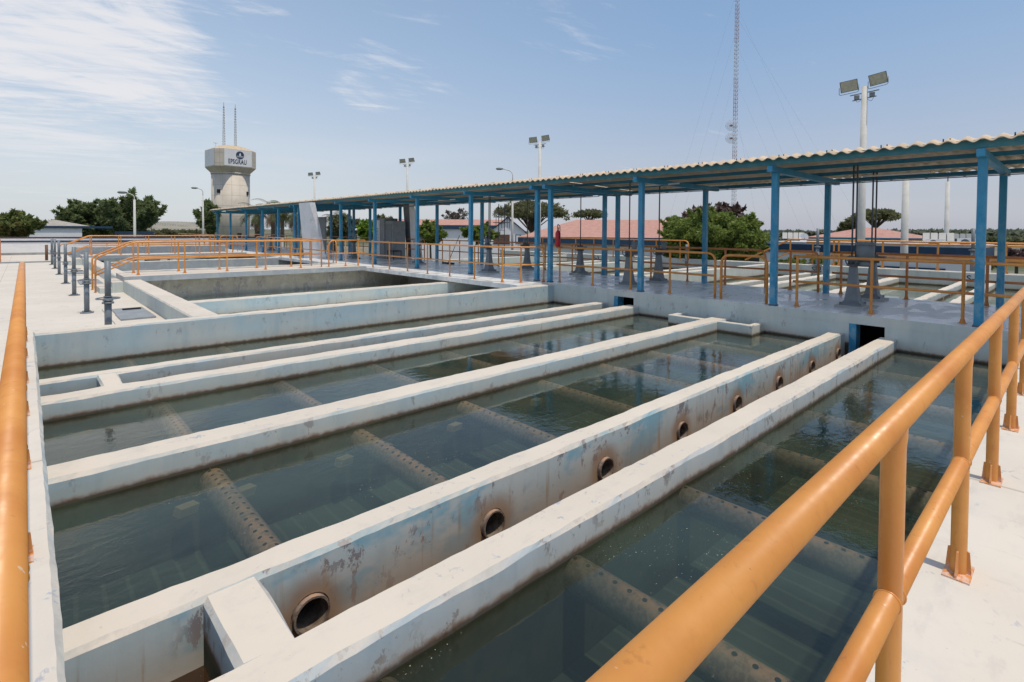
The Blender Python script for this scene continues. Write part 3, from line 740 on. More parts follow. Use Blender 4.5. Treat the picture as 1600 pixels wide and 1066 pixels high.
# ------------------------------------------------------------------ canopy
def canopy(yposts, y0, y1, label, lamps):
    t = thing('canopy', label, 'canopy', (13.3, y0, ZW), 'canopy sections over the walkway')
    # sheet: corrugated along y, ridges run along x
    mb = MB(); per = .221; st = per/8; n = int((y1-y0)/st)
    prof = [(11.25, 3.10), (11.54, 3.19), (13.5, 3.155), (16.35, 3.075)]
    for i in range(n+1):
        y = y0+i*st; w = .026*cos(2*pi*y/per)+.004*sin(y*1.7)+.003*sin(y*4.3)
        for (x, zz) in prof: mb.v.append((x, y, zz+w))
    for i in range(n):
        for j in range(3): a = i*4+j; mb.face((a, a+1, a+5, a+4), 0, True)
    nv = len(mb.v)
    k = len(mb.v); mb.v += [(x, y, z_-.008) for x, y, z_ in mb.v[:k]]
    for (a, b, c, d) in list(mb.f): mb.face((a+k, b+k, c+k, d+k), 0, True)
    for i in range(n): a = i*4; mb.face((a, a+4, a+4+k, a+k)); a = i*4+3; mb.face((a, a+4, a+4+k, a+k))
    yy = y0+.33
    while yy < y1-.2:
        for q in (0, .09): mb.cyl((11.40, yy+q), .010, 3.13, 3.19, 6, 1)
        yy += .88
    part('roof_sheet', mb, [M['sheet'], M['black']], t, recalc=False)
    for j, (x, mt) in enumerate(((11.40, 'teal'), (13.0, 'bluedk'), (14.4, 'bluedk'), (15.95, 'bluedk'))):
        zz = 3.125-.020*(x-11.4)
        part('purlin', MB().box(x-.03, x+.03, y0+.02, y1-.02, zz-(.14 if j == 0 else .085), zz-.003), M[mt], t)
    # thin conduit ladder under the roof
    cd = MB(); cd.tube([(14.1, y0+.1, 2.78), (14.1, y1-.1, 2.78)], .012, 6).tube([(14.45, y0+.1, 2.78), (14.45, y1-.1, 2.78)], .012, 6)
    yy = y0+.5
    while yy < y1-.3: cd.box(14.1, 14.45, yy, yy+.03, 2.765, 2.775); yy += .62
    part('cable_tray', cd, M['steel'], t)
    for y in yposts:
        part('rafter', MB().box(11.30, 15.75, y-.055, y+.055, 2.845, 2.968), M['blue'], t)
        for x in (11.62, 15.0):
            p = part('post', MB().box(x-.06, x+.06, y-.06, y+.06, ZW-.01, 2.845), M['blue'], t)
            if x > 13: continue
            sub('shoe', MB().box(x-.075, x+.075, y-.075, y+.075, ZW-.005, ZW+.03), M['steeldk'], p)
    for (x, ya) in lamps:
        part('lamp_tube', MB().tube([(x, ya, 2.88), (x, ya+1.2, 2.88)], .022, 8), M['white'], t)
    return t
canopy([-2.2, 1.13, 4.40, 7.68, 10.86], -3.2, 11.12, 'blue steel canopy section nearest the camera with cream corrugated roof', [(12.8, 7.3), (14, 2.2)])
canopy([11.42, 14.72, 18.2, 21.7, 25.2, 28.6, 30.7], 11.14, 31.0, 'middle section of the long blue canopy, behind the long orange railing', [(13, 14.5), (13.2, 17.8)])
canopy([31.3, 34.0, 37.0, 40.6, 44.5, 48.2], 31.02, 49.2, 'farthest section of the blue canopy ending before the water tower', [])

# ------------------------------------------------------------------ valve actuators
def actuator(x, y, lab, big=False, stems=2, motor=True, hh=.86, flip=1):
    z = ZW; t = thing('valve_actuator', lab, 'valve actuator', (x, y, z), 'valve actuators on the walkway')
    part('plinth', MB().box(x-.27, x+.27, y-.27, y+.27, z-.002, z+.05), M['bridge'], t)
    pd = MB(); n = 0
    lv = [(z+.05, .20, .03), (z+.08, .19, .03), (z+.15, .125, 0), (z+hh*.5, .092, 0), (z+hh, .062, 0)]
    for (zz, s, _) in lv:
        pd.v += [(x-s, y-s, zz), (x+s, y-s, zz), (x+s, y+s, zz), (x-s, y+s, zz)]
    for i in range(len(lv)-1):
        for k in range(4): pd.face((i*4+k, i*4+(k+1) % 4, i*4+4+(k+1) % 4, i*4+4+k))
    e = (len(lv)-1)*4; pd.face((e, e+1, e+2, e+3)); pd.face((3, 2, 1, 0))
    for sx, sy in ((-1,-1),(1,-1),(1,1),(-1,1)): pd.cyl((x+sx*.18, y+sy*.18), .02, z+.08, z+.115, 6)
    part('pedestal', pd, M['steel'], t)
    zt = z+hh
    part('gearbox', MB().cyl((x, y), .125, zt, zt+.05, 18).cyl((x, y), .10, zt+.05, zt+.20, 18).box(x-.09, x+.09, y-.24*flip if flip>0 else y-.02, y+.02 if flip>0 else y+.24, zt+.06, zt+.16), M['steeldk'], t)
    hw = MB().torus((x-.17, y, zt+.12), .10, .012, 'x', 22, 6).tube([(x-.17, y, zt+.12), (x-.05, y, zt+.12)], .015, 8)
    hw.tube([(x-.17, y-.1, zt+.12), (x-.17, y+.1, zt+.12)], .008, 6).tube([(x-.17, y, zt+.02), (x-.17, y, zt+.22)], .008, 6)
    part('handwheel', hw, M['steeldk'], t)
    if motor:
        r_ = .16 if big else .075; my = y-.20*flip if big else y-.16*flip
        mo = MB().cyl((x+.02, my), r_, zt+.12, zt+.50 if big else zt+.42, 20)
        if big: mo.cyl((x+.02, my), r_*1.06, zt+.44, zt+.49, 20).cyl((x+.02, my), r_*.8, zt+.0, zt+.12, 16)
        part('motor', mo, M['steel'], t)
    for k in range(stems):
        part('stem', MB().cyl((x+.01, y+(k-.5*(stems-1))*.07), .017, zt+.2, 3.0, 8), M['steeldk'], t)
    return t
actuator(12.62, 3.20, 'grey valve actuator closer to the front railing with twin rods up to the roof', True, 2, True, .86, 1)
actuator(14.35, 3.25, 'grey valve actuator at the rear railing with a black handwheel and twin rods', False, 2, False, .86, 1)
actuator(12.45, 8.62, 'grey tapered actuator left of a blue post with an upright cylinder on top', False, 1, True, .84, 1)
actuator(14.15, 8.72, 'grey tapered actuator in front of the green bush with an upright cylinder', False, 1, True, .84, 1)
actuator(14.60, 14.9, 'grey actuator beside the fire extinguisher post', False, 1, True, .84, -1)
actuator(12.5, 14.75, 'grey actuator standing in front of the fire extinguisher post, left side', False, 2, True, .84, -1)
actuator(14.5, 12.1, 'grey actuator seen between the two close blue posts', False, 1, False, .84, 1)
actuator(12.8, 26.2, 'distant grey actuator to the right of the white pylon', False, 1, True, .84, 1)
actuator(13.0, 20.3, 'distant grey actuator in front of the grey cabinets', False, 1, True, .84, 1)
actuator(12.8, 33.0, 'distant grey actuator left of the white pylon', False, 1, False, .84, 1)
actuator(12.8, 39.0, 'most distant grey actuator under the far canopy section', False, 1, False, .84, 1)

# fire extinguisher
x, y = 11.69, 10.62
fe = thing('fire_extinguisher', 'red fire extinguisher hanging on a blue post', 'fire extinguisher', (x, y, 1.2))
part('cylinder', MB().tube([(x, y, 1.12), (x, y, 1.15), (x, y, 1.52), (x, y, 1.58), (x, y, 1.61)], [.065, .078, .078, .05, .025], 18), M['red'], fe)
part('hose', MB().tube(rounded([(x, y, 1.62), (x-.02, y, 1.80), (x-.02, y-.10, 1.74), (x-.02, y-.09, 1.35)], .05), .012, 8), M['black'], fe)
part('valve', MB().cyl((x, y), .02, 1.61, 1.68, 8).box(x-.01, x+.01, y-.05, y+.03, 1.67, 1.69), M['black'], fe)
# squeegee
sq = thing('floor_squeegee', 'black floor squeegee left on the wet walkway', 'squeegee', (14.2, 19.6, ZW))
part('blade', MB().box(14.17, 14.23, 19.2, 20.1, ZW, ZW+.07), M['black'], sq)
part('handle', MB().tube([(14.2, 19.65, ZW+.06), (14.85, 19.65, 1.35)], .014, 8), M['steeldk'], sq)
# stool
so = thing('work_stool', 'small black metal stool standing on the walkway', 'stool', (14.2, 24.4, ZW))
part('seat', MB().box(13.95, 14.45, 24.1, 24.75, ZW+.42, ZW+.46), M['black'], so)
for sx in (13.98, 14.42):
    for sy in (24.13, 24.72): part('leg', MB().box(sx-.015, sx+.015, sy-.015, sy+.015, ZW, ZW+.42), M['black'], so)
# cabinets and pylons
cb2 = thing('control_cabinet', 'tall grey louvred control cabinet under the canopy', 'cabinet', (14.4, 25, ZW))
part('cabinet_body', MB().box(14.1, 14.9, 25.3, 26.5, ZW, 2.2), M['hatch'], cb2)
part('door', MB().box(14.085, 14.10, 25.8, 26.45, .15, 2.1), M['panel'], cb2)
lv = MB()
for k in range(12): lv.box(14.07, 14.085, 25.9, 26.35, .75+k*.08, .775+k*.08)
part('louvre', lv, M['steeldk'], cb2)
cb3 = thing('control_cabinet', 'smaller grey cabinet with a glazed door beside the louvred one', 'cabinet', (14.4, 23.8, ZW))
part('cabinet_body', MB().box(14.15, 14.9, 24.5, 25.28, ZW, 2.05), M['hatch'], cb3)
part('door', MB().box(14.135, 14.15, 24.6, 25.2, .3, 1.9), M['steel'], cb3)
def pylon(y, x, lab, mat, mat2, yw=1.15):
    t = thing('tapered_pylon', lab, 'pylon', (x, y, ZW))
    f = MB(); zt = 2.99
    A = [(x-.0, y+yw*.5, zt), (x-.0, y-yw*.38, zt), (x+.25, y-yw*.18, ZW-.0), (x+.25, y+yw*.45, ZW)]
    f.poly(A); part('front_sheet', f, mat, t)
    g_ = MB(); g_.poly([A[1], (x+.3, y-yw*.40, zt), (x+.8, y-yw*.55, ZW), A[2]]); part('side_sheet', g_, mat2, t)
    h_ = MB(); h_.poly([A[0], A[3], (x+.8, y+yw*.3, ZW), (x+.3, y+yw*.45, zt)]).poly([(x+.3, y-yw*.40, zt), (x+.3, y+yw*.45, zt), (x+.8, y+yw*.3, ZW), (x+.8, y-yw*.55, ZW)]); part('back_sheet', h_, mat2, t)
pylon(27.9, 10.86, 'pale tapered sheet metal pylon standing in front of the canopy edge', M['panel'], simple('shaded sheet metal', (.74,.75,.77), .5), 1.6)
pylon(24.6, 15.02, 'dark twisted sheet metal pylon beside the grey cabinets', M['steel'], M['panel'], .7)
glp = thing('info_panel', 'greyish upright board behind the pale pylon', 'board', (13.5, 32.2, ZW)); part('board', MB().box(13.5, 13.56, 31.4, 32.8, ZW+.3, 2.35), M['steel'], glp); part('support', MB().box(13.5, 13.56, 31.5, 31.58, ZW, ZW+.3).box(13.5, 13.56, 32.6, 32.68, ZW, ZW+.3), M['steeldk'], glp)
# hooped ladder behind the canopy
ld = thing('caged_ladder', 'thin dark caged ladder rising behind the blue posts', 'ladder', (15.6, 17.9, 0)); lm = MB()
lx, ly = 15.9, 17.9
for k in range(5):
    a_ = pi*k/4; lm.tube([(lx+.35*sin(a_), ly+.38*cos(a_), 1.7), (lx+.35*sin(a_), ly+.38*cos(a_), 2.3), (lx+.2*sin(a_), ly+.2*cos(a_), 2.75)], .012, 6)
part('cage', lm.torus((lx, ly, 2.2), .38, .012).torus((lx, ly, 1.95), .38, .012), M['steeldk'], ld)
lr = MB().tube([(lx, ly-.2, -1), (lx, ly-.2, 2.8)], .018, 6).tube([(lx, ly+.2, -1), (lx, ly+.2, 2.8)], .018, 6)
for k in range(12): lr.tube([(lx, ly-.2, -.8+k*.3), (lx, ly+.2, -.8+k*.3)], .01, 6)
part('rails', lr, M['steeldk'], ld)

# ------------------------------------------------------------------ ground and hills
G = -3.6
def ground_mat():
    mt, nt, b, out = newmat('dry ground'); g = N(nt)
    pos = g.n('ShaderNodeNewGeometry').outputs['Position']
    a = g.noise(pos, .012, 8, .6); c = g.noise(pos, .12, 6, .65)
    col = g.mix(g.mapr(a, .42, .58), (.22,.185,.13), (.075,.095,.035))
    col = g.mix(g.mapr(c, .45, .62), col, (.045,.062,.025)); g.l(col, b.inputs['Base Color']); b.inputs['Roughness'].default_value = 1.; return mt
gm = ground_mat()
gmb = MB(); R_ = 5000
gmb.poly([(-R_, -R_, G), (R_, -R_, G), (R_, R_, G), (-R_, R_, G)])
struct('ground', gmb, gm)
def hazy(name, col, col2):
    mt, nt, b, out = newmat(name); g = N(nt)
    pos = g.n('ShaderNodeNewGeometry').outputs['Position']
    a = g.noise(g.scale(pos, (1, 1, 4)), .05, 8, .65); g.l(g.mix(g.mapr(a, .4, .6), col, col2), b.inputs['Base Color']); b.inputs['Roughness'].default_value = 1.; return mt
def hill(name, u0, u1, d, vfun, mat, depth=80, n=90):
    mb = MB()
    for i in range(n+1):
        u = u0+(u1-u0)*i/n; p = at(u, vfun(u), d); q = at(u, vfun(u)+2, d+depth)
        mb.v += [(p.x*.9, p.y*.9, G-.5), (p.x, p.y, p.z), (q.x, q.y, q.z), (q.x*1.05, q.y*1.05, G-.5)]
    for i in range(n):
        for j in range(3): a = i*4+j; mb.face((a, a+1, a+5, a+4), 0, True)
    return struct(name, mb, mat)
hw1 = wob(5)
hill('hills', -160, 345, 420, lambda u: 347+1.2*hw1(u*.02)+max(0, (u-250)*.02), hazy('pale hill', (.30,.27,.22), (.20,.19,.13)))
hill('hills', 560, 1900, 900, lambda u: 361.5+.9*hw1(u*.03)+(u-560)*.002, hazy('far plain', (.13,.15,.10), (.19,.18,.13)))

# ------------------------------------------------------------------ water tower
def tower_mat():
    mt, nt, b, out = newmat('tower concrete'); g = N(nt)
    geo = g.n('ShaderNodeNewGeometry'); pos = geo.outputs['Position']
    sp = g.n('ShaderNodeSeparateXYZ'); g.l(pos, sp.inputs[0])
    f = g.noise(pos, .5, 6, .65); st = g.noise(g.scale(pos, (1, 1, .15)), 1.2, 5)
    c = g.mix(g.mapr(f, .35, .65), (.66,.58,.48), (.56,.49,.40)); c = g.mix(g.mapr(st, .5, .7, 0, .4), c, (.45,.39,.32))
    zz = g.math('FRACT', g.math('DIVIDE', sp.outputs[2], 1.95))
    ln = g.mapr(g.math('ABSOLUTE', g.math('SUBTRACT', zz, .5)), .47, .49)
    an = g.math('ARCTAN2', g.math('SUBTRACT', sp.outputs[1], 111.25), g.math('SUBTRACT', sp.outputs[0], 29.15))
    az = g.math('FRACT', g.math('MULTIPLY', an, 14/(2*pi)))
    l2 = g.mapr(g.math('ABSOLUTE', g.math('SUBTRACT', az, .5)), .475, .492)
    c = g.mix(g.math('MULTIPLY', g.math('MAXIMUM', ln, l2), .6), c, (.30,.27,.24))
    g.l(c, b.inputs['Base Color']); b.inputs['Roughness'].default_value = .9; return mt
TM = tower_mat()
tc = Vector((29.15, 111.25)); tow = thing('water_tower', 'tall concrete water tower with octagonal white panelled tank', 'water tower', (tc.x, tc.y, G))
part('shaft', MB().tube([(tc.x, tc.y, G), (tc.x, tc.y, 11.9)], [3.3, 3.3], 40), TM, tow)
part('collar', MB().tube([(tc.x, tc.y, 11.86), (tc.x, tc.y, 12.1)], 3.4, 40), TM, tow)
dirc = (-tc).normalized(); base_a = math.atan2(dirc.y, dirc.x)
# angle to the viewer's right of the viewing direction: decreasing or increasing azimuth
angs = []
for e in (-14, 54): angs += [e+90*k for k in range(4)]
angs = sorted(set([(-14+90*k) % 360 for k in range(4)]+[(54+90*k) % 360 for k in range(4)]))
def tp(adeg, R, z): a_ = base_a+radians(adeg); return (tc.x+R*cos(a_), tc.y+R*sin(a_), z)
RT = 4.45; Z0, Z1 = 13.15, 16.35
tk = MB(); n = 8
lv = [(3.19, 12.05), (RT, Z0), (RT, Z1), (RT-.1, Z1+.12)]
for (R, zz) in lv:
    for a_ in angs: tk.v.append(tp(a_, R if R > 3.2 else R*1.05, zz))
for i in range(3):
    for k in range(8): tk.face((i*8+k, i*8+(k+1) % 8, i*8+8+(k+1) % 8, i*8+8+k))
part('tank', tk, TM, tow)
dm = MB()
for zz, R in ((Z1+.12, RT-.1), (Z1+.75, RT*.62), (Z1+1.05, RT*.3), (Z1+1.12, .6)):
    for k in range(8): dm.v.append(tp(angs[k], R, zz))
for i in range(3):
    for k in range(8): dm.face((i*8+k, i*8+(k+1) % 8, i*8+8+(k+1) % 8, i*8+8+k))
dm.face([24+k for k in range(8)])
part('dome_roof', dm, simple('ochre roof coating', (.62,.47,.30), .9), tow)
for i, k in enumerate(range(8)):
    a0 = angs[k]; a1 = angs[(k+1) % 8]
    if (a1-a0) % 360 < 40: continue
    p0 = Vector(tp(a0, RT, Z0+.12)); p1 = Vector(tp(a1, RT, Z0+.12)); nn = Vector((p1.y-p0.y, p0.x-p1.x, 0)).normalized(); u_ = (p1-p0).normalized()
    q = [p0+nn*.03+u_*.05, p1+nn*.03-u_*.05]
    pm_ = MB().poly([q[0], q[1], q[1]+Vector((0,0,Z1-Z0-.2)), q[0]+Vector((0,0,Z1-Z0-.2))])
    po = part('white_panel', pm_, M['white'], tow)
    mid = (p0+p1)/2
    if (mid-Vector((0,0,0))).length < (Vector((tc.x, tc.y, 0))).length-1.5:
        # visible faces: emblem and lettering
        cen = mid+nn*.05; cen.z = 0
        L = (p1-p0).length; rt = u_
        # make 'right' point to the viewer's right
        vr = Vector((dirc.y*-1, dirc.x, 0)); vr = Vector((-dirc.y, dirc.x, 0))
        if rt.dot(Vector((AX[0], AY[0], AZ[0]))) < 0: rt = -rt
        text_obj('lettering', 'EPSGRAU', 1.2, '', M['ink'], (cen.x-rt.x*.03*L, cen.y-rt.y*.03*L, Z0+.9), rt, (0,0,1), .01, xs=.60, parent=tow)
        ec = Vector((cen.x+rt.x*.06*L, cen.y+rt.y*.06*L, Z0+2.2))
        em = MB(); nv = [ec+rt*.72*cos(2*pi*j/28)+Vector((0,0,.72*sin(2*pi*j/28))) for j in range(28)]; em.poly([v+nn*.02 for v in nv])
        part('emblem_disc', em, M['ink'], tow)
        dp = MB(); pts = [(0,.48),(.10,.25),(.17,.05),(.14,-.08),(0,-.16),(-.14,-.08),(-.17,.05),(-.10,.25)]
        dp.poly([ec+rt*a_+Vector((0,0,b__))+nn*.045 for a_, b__ in pts])
        for zz in (-.24, -.38):
            w_ = .62 if zz > -.3 else .52
            dp.poly([ec+rt*-w_+Vector((0,0,zz))+nn*.045, ec+rt*w_+Vector((0,0,zz))+nn*.045, ec+rt*w_+Vector((0,0,zz+.06))+nn*.045, ec+rt*-w_+Vector((0,0,zz+.06))+nn*.045])
        part('emblem_drop', dp, M['white'], tow)
for (adeg, zz, s) in ((-20, 6.9, .45), (38, 6.9, .4), (12, -.4, .5)):
    pass
for (adg, zz, s_) in ((-37, 8.55, .33), (59, 8.35, .33), (25, .35, .38)):
    a_ = base_a+radians(adg); nn = Vector((cos(a_), sin(a_), 0)); r_ = Vector((-sin(a_), cos(a_), 0))
    part('shaft_window', MB().obox(Vector((tc.x, tc.y, zz))+nn*3.28, r_*s_, nn*.08, Vector((0,0,s_))), M['dark'], tow)
part('downpipe', MB().tube([tp(62, 3.25, -3), tp(62, 3.25, 9.3)], .13, 8), M['steel'], tow)
part('vent', MB().box(tc.x-2.6, tc.x-2.5, tc.y-.1, tc.y, Z1+.4, Z1+1.3).box(tc.x-2.9, tc.x-2.2, tc.y-.15, tc.y+.1, Z1+1.3, Z1+1.4), M['white'], tow)
def lattice(t, x, y, z0, z1, w0, w1, nsec, mats, name='lattice', r=.02, sides=3):
    hts = [z0+(z1-z0)*i/nsec for i in range(nsec+1)]; wd = [w0+(w1-w0)*i/nsec for i in range(nsec+1)]
    groups = {}
    def c(k, i): a_ = 2*pi*k/sides+.4; return (x+wd[i]*cos(a_), y+wd[i]*sin(a_), hts[i])
    for i in range(nsec):
        mi = mats(i)
        mb = groups.setdefault(mi, MB())
        for k in range(sides):
            mb.tube([c(k, i), c(k, i+1)], r, 4); mb.tube([c(k, i), c((k+1) % sides, i+1)], r*.6, 3); mb.tube([c(k, i+1), c((k+1) % sides, i+1)], r*.6, 3)
    for mi, mb in groups.items(): part(name, mb, mi, t)
for k, (u, v0, v1, lab) in enumerate(((350, 225, 165, 'thinner lattice mast on the left of the tower roof'), (368, 227, 168, 'lattice mast on the right of the tower roof'))):
    p = at(u, v0, 114); q = at(u, v1, 114)
    t = thing('antenna_mast', lab, 'antenna mast', (p.x, p.y, p.z-.4)); lattice(t, p.x, p.y, p.z-.6, q.z, .26, .10, 16, lambda i: M['antw'], 'lattice', .035)
    part('tip', MB().tube([(p.x, p.y, q.z-.5), (p.x, p.y, q.z+.6)], .04, 5), M['lampg'], t)

# ------------------------------------------------------------------ telecom mast
p = at(1146, 366, 105); ptop = at(1151, -60, 105)
tm = thing('telecom_mast', 'very tall red and white guyed lattice mast with two grid dishes', 'telecom mast', (p.x, p.y, G))
nsec = 74; seclen = 9
lattice(tm, p.x, p.y, G, ptop.z, .42, .36, nsec, lambda i: M['antr'] if (i//9) % 2 == 0 else M['antw'], 'lattice', .034)
part('cable_run', MB().tube([(p.x-.2, p.y+.3, G), (p.x-.2, p.y+.3, at(1146, 80, 105).z)], .05, 5), M['antw'], tm)
for v in (196, 216):
    c_ = at(1142.5, v, 103.6); ds = MB(); tow_ = Vector((-c_.x, -c_.y, 0)).normalized(); rr = Vector((-tow_.y, tow_.x, 0))
    for R in (.95, .7, .45, .2):
        pts = [c_+rr*R*cos(2*pi*j/20)+Vector((0,0,R*sin(2*pi*j/20)))-tow_*(.25*(1-R*R)) for j in range(21)]
        ds.tube(pts, .03, 4, caps=False)
    for j in range(-6, 7):
        hx = j*.15; hz = sqrt(max(0, .9-hx*hx)); ds.tube([c_+rr*hx+Vector((0,0,-hz)), c_+rr*hx+Vector((0,0,hz))], .014, 3)
    d_ = part('grid_dish', ds, M['antw'], tm)
    sub('feed_horn', MB().tube([c_, c_+tow_*.6], .06, 6).obox(c_-tow_*.2, rr*.3, tow_*.2, Vector((0,0,.12))), M['antr'], d_)
gw = 0
for (hv, du, dd) in ((0, -120, 0), (60, -100, 5), (120, -75, 0), (0, 190, 0), (60, 150, 4), (120, 130, 0), (190, 90, 0), (20, 240, 8), (155, 48, 0)):
    a_ = at(1147, hv, 105); b__ = at(1147+du, 372, 98+dd)
    part('guy_wire', MB().tube([(a_.x, a_.y, a_.z), (b__.x, b__.y, G)], .007, 3, caps=False), M['lampg'], tm)

# ------------------------------------------------------------------ lights on poles
def flood(u, vtop, d, lab, s=1., r0=.2, r1=.115):
    p = at(u, vtop, d); c_ = Vector((p.x, p.y, p.z)); tow_ = Vector((-p.x, -p.y, 0)).normalized(); rr = Vector((-tow_.y, tow_.x, 0))
    if rr.dot(Vector((AX[0], AY[0], 0))) < 0: rr = -rr
    t = thing('floodlight_pole', lab, 'floodlight pole', (p.x, p.y, G), 'floodlight poles')
    part('pole', MB().tube([(p.x, p.y, G), (p.x, p.y, p.z-.15*s)], [r0, r1], 16), M['pole'], t)
    tilt = rr*1.+Vector((0,0,.12)); tilt.normalize()
    part('crossarm', MB().obox(c_+Vector((0,0,-.55*s)), tilt*.8*s, tow_*.03, Vector((0,0,.025*s))).obox(c_+Vector((0,0,-.92*s)), tilt*.66*s, tow_*.05, Vector((0,0,.02*s))), M['lampg'], t)
    for k, (off, hz) in enumerate(((-.86, -.02), (.72, .22))):
        fc_ = c_+rr*off*s+Vector((0,0,hz*s))+tow_*.1
        fx = (rr*1+Vector((0,0,.12))+tow_*(.25*k)).normalized(); nz = (tow_*.9+Vector((0,0,-.25))).normalized(); up_ = nz.cross(fx).normalized(); up_ = up_ if up_.z > 0 else -up_
        hb = MB(); A = [fc_+fx*a__*.5*s+up_*b__*.36*s for a__, b__ in ((-1,-1),(1,-1),(1,1),(-1,1))]; B = [fc_-nz*.34*s+fx*a__*.26*s+up_*b__*.18*s for a__, b__ in ((-1,-1),(1,-1),(1,1),(-1,1))]
        n0 = 0; hb.v += [tuple(v) for v in A]+[tuple(v) for v in B]
        for q in range(4): hb.face((q, (q+1) % 4, 4+(q+1) % 4, 4+q))
        hb.face((4,5,6,7)); hb.face((3,2,1,0))
        f_ = part('floodlight', hb, M['lampg'], t)
        sub('lens', MB().poly([v+nz*.012*s+(fc_-v)*.10 for v in A]), M['lglass'], f_)
        br = MB().tube(rounded([fc_-fx*.55*s, fc_-fx*.55*s-Vector((0,0,.5*s)), fc_+fx*.55*s-Vector((0,0,.5*s)), fc_+fx*.55*s], .1), .018*s, 6)
        sub('bracket', br, M['lampg'], f_)
        part('ballast_box', MB().obox(c_+tilt*(.42 if k else -.42)*s+Vector((0,0,-.76*s)), rr*.15*s, tow_*.1*s, Vector((0,0,.13*s))), M['lampg'], t)
        wr = [c_+rr*(.5 if k else -.5)*s+Vector((0,0,-.9*s)), c_+rr*(.4 if k else -.4)*s+Vector((0,0,-1.15*s)), c_+rr*(.1 if k else -.1)*s+Vector((0,0,-.95*s))]
        part('cable', MB().tube(rounded(wr, .2), .012*s, 5), M['black'], t)
    return t
flood(1351, 132, 30, 'tall floodlight pole with two lamps above the canopy on the right', .72, .20, .12)
flood(843.5, 219, 42, 'floodlight pole with two lamps above the middle of the canopy', .62, .16, .10)
flood(636.5, 252, 56, 'floodlight pole with two lamps above the cabinets', .58, .16, .10)
flood(491.5, 272.5, 72, 'farthest floodlight pole, right of the water tower', .56, .15, .10)
def streetlamp(u, v, du, dv, d, lab):
    p = at(u, v, d); q = at(u+du, v+dv, d); t = thing('street_lamp', lab, 'street lamp', (p.x, p.y, G), 'curved street lamps')
    zt = p.z
    part('pole', MB().tube([(p.x, p.y, G), (p.x, p.y, zt)], [.16, .10], 10), M['pole'], t)
    mid = Vector(((p.x*2+q.x)/3, (p.y*2+q.y)/3, q.z-.12))
    part('arm', MB().tube(rounded([(p.x, p.y, zt-.2), (p.x, p.y, mid.z-.15), (q.x, q.y, q.z)], 1.2, 10), .045, 6), M['pole'], t)
    dq = Vector((q.x-p.x, q.y-p.y, 0)).normalized()
    part('lamp_head', MB().tube([q-dq*.1, q+dq*.2, q+dq*.6, q+dq*.75], [.06, .14, .13, .03], 8), M['lampg'], t)
streetlamp(801, 285, -16, -21, 60, 'curved street lamp beside the white gabled house')
streetlamp(317, 306, -9, -12, 88, 'curved street lamp just left of the water tower')
streetlamp(210, 312, -13, -11, 68, 'curved street lamp in front of the dark trees on the left')
for (u, v, d, r0, r1, lab, tip) in ((1416, 262, 34, .20, .14, 'plain thick concrete pole right of the tall floodlight', 0), (1481, 284, 44, .17, .11, 'plain concrete pole with a thin spike in the right background', 1), (1031, 270, 70, .11, .09, 'thin distant pole above the red roof', 0)):
    p = at(u, v, d); t = thing('concrete_pole', lab, 'pole', (p.x, p.y, G))
    part('shaft', MB().tube([(p.x, p.y, G), (p.x, p.y, p.z)], [r0, r1], 14), M['pole'], t)
    if tip: part('spike', MB().tube([(p.x, p.y, p.z), (p.x, p.y, p.z+.9)], .03, 6), M['steel'], t)

# ------------------------------------------------------------------ buildings
def flatdir(u, d): 
    p = at(u, 360, d); tw = Vector((-p.x, -p.y, 0)).normalized(); rr = Vector((-tw.y, tw.x, 0)); rr = rr if rr.dot(Vector((AX[0], AY[0], 0))) > 0 else -rr
    return p, rr, tw
def hip(t, c, rr, tw, w, dp, ze, zr, ridge, mat, name='roof', thick=.0):
    e = [c+rr*-w+tw*dp, c+rr*w+tw*dp, c+rr*w-tw*dp, c+rr*-w-tw*dp]; r0 = c-rr*ridge; r1 = c+rr*ridge
    mb = MB(); mb.v = [(v.x, v.y, ze) for v in e]+[(r0.x, r0.y, zr), (r1.x, r1.y, zr)]
    for f_ in ((0,1,5,4), (2,3,4,5), (1,2,5), (3,0,4), (3,2,1,0)): mb.face(f_)
    part(name, mb, mat, t)
def obx(c, rr, tw, r0, r1, t0, t1, z0, z1):
    cc = c+rr*(r0+r1)/2+tw*(t0+t1)/2; return MB().obox((cc.x, cc.y, (z0+z1)/2), rr*(r1-r0)/2, tw*(t1-t0)/2, Vector((0,0,(z1-z0)/2)))
# A: large red roofed building
d = 52; ztop = at(950, 344, 58).z; zeave = at(950, 371, d).z; zfas = at(950, 382, d).z
pL = at(815, 380, d); pR = at(1150, 380, d)
t = thing('red_roofed_building', 'long white building with a big pink red hipped roof and navy fascia', 'building', (pL.x, pL.y, G))
ctr = (Vector((pL.x, pL.y, 0))+Vector((pR.x, pR.y, 0)))/2; rr = (Vector((pR.x, pR.y, 0))-Vector((pL.x, pL.y, 0))).normalized(); tw = Vector((rr.y, -rr.x, 0)); w = (Vector((pR.x-pL.x, pR.y-pL.y, 0))).length/2
if tw.dot(-ctr) < 0: tw = -tw
c0 = ctr-tw*6
hip(t, c0, rr, tw, w+.3, 6.3, zeave, ztop, w-4.8, M['tile'])
part('fascia', obx(c0, rr, tw, -w-.32, w+.32, -6.4, 6.34, zfas, zeave-.003), M['navy'], t)
part('wall', obx(c0, rr, tw, -w+.3, w-.3, -5.8, 5.7, G, zfas-.003), M['white'], t)
for k in range(7):
    a_ = -w+1.6+k*3.1; wn = part('window', obx(c0, rr, tw, a_, a_+1.7, 5.7, 5.76, -2.0, -.75), M['dark'], t)
    sub('frame', obx(c0, rr, tw, a_-.08, a_+1.78, 5.765, 5.79, -2.1, -1.98).obox((0,0,-50), (.01,0,0), (0,.01,0), (0,0,.01)) if False else obx(c0, rr, tw, a_-.08, a_+1.78, 5.765, 5.79, -2.1, -1.98), M['navy'], wn)
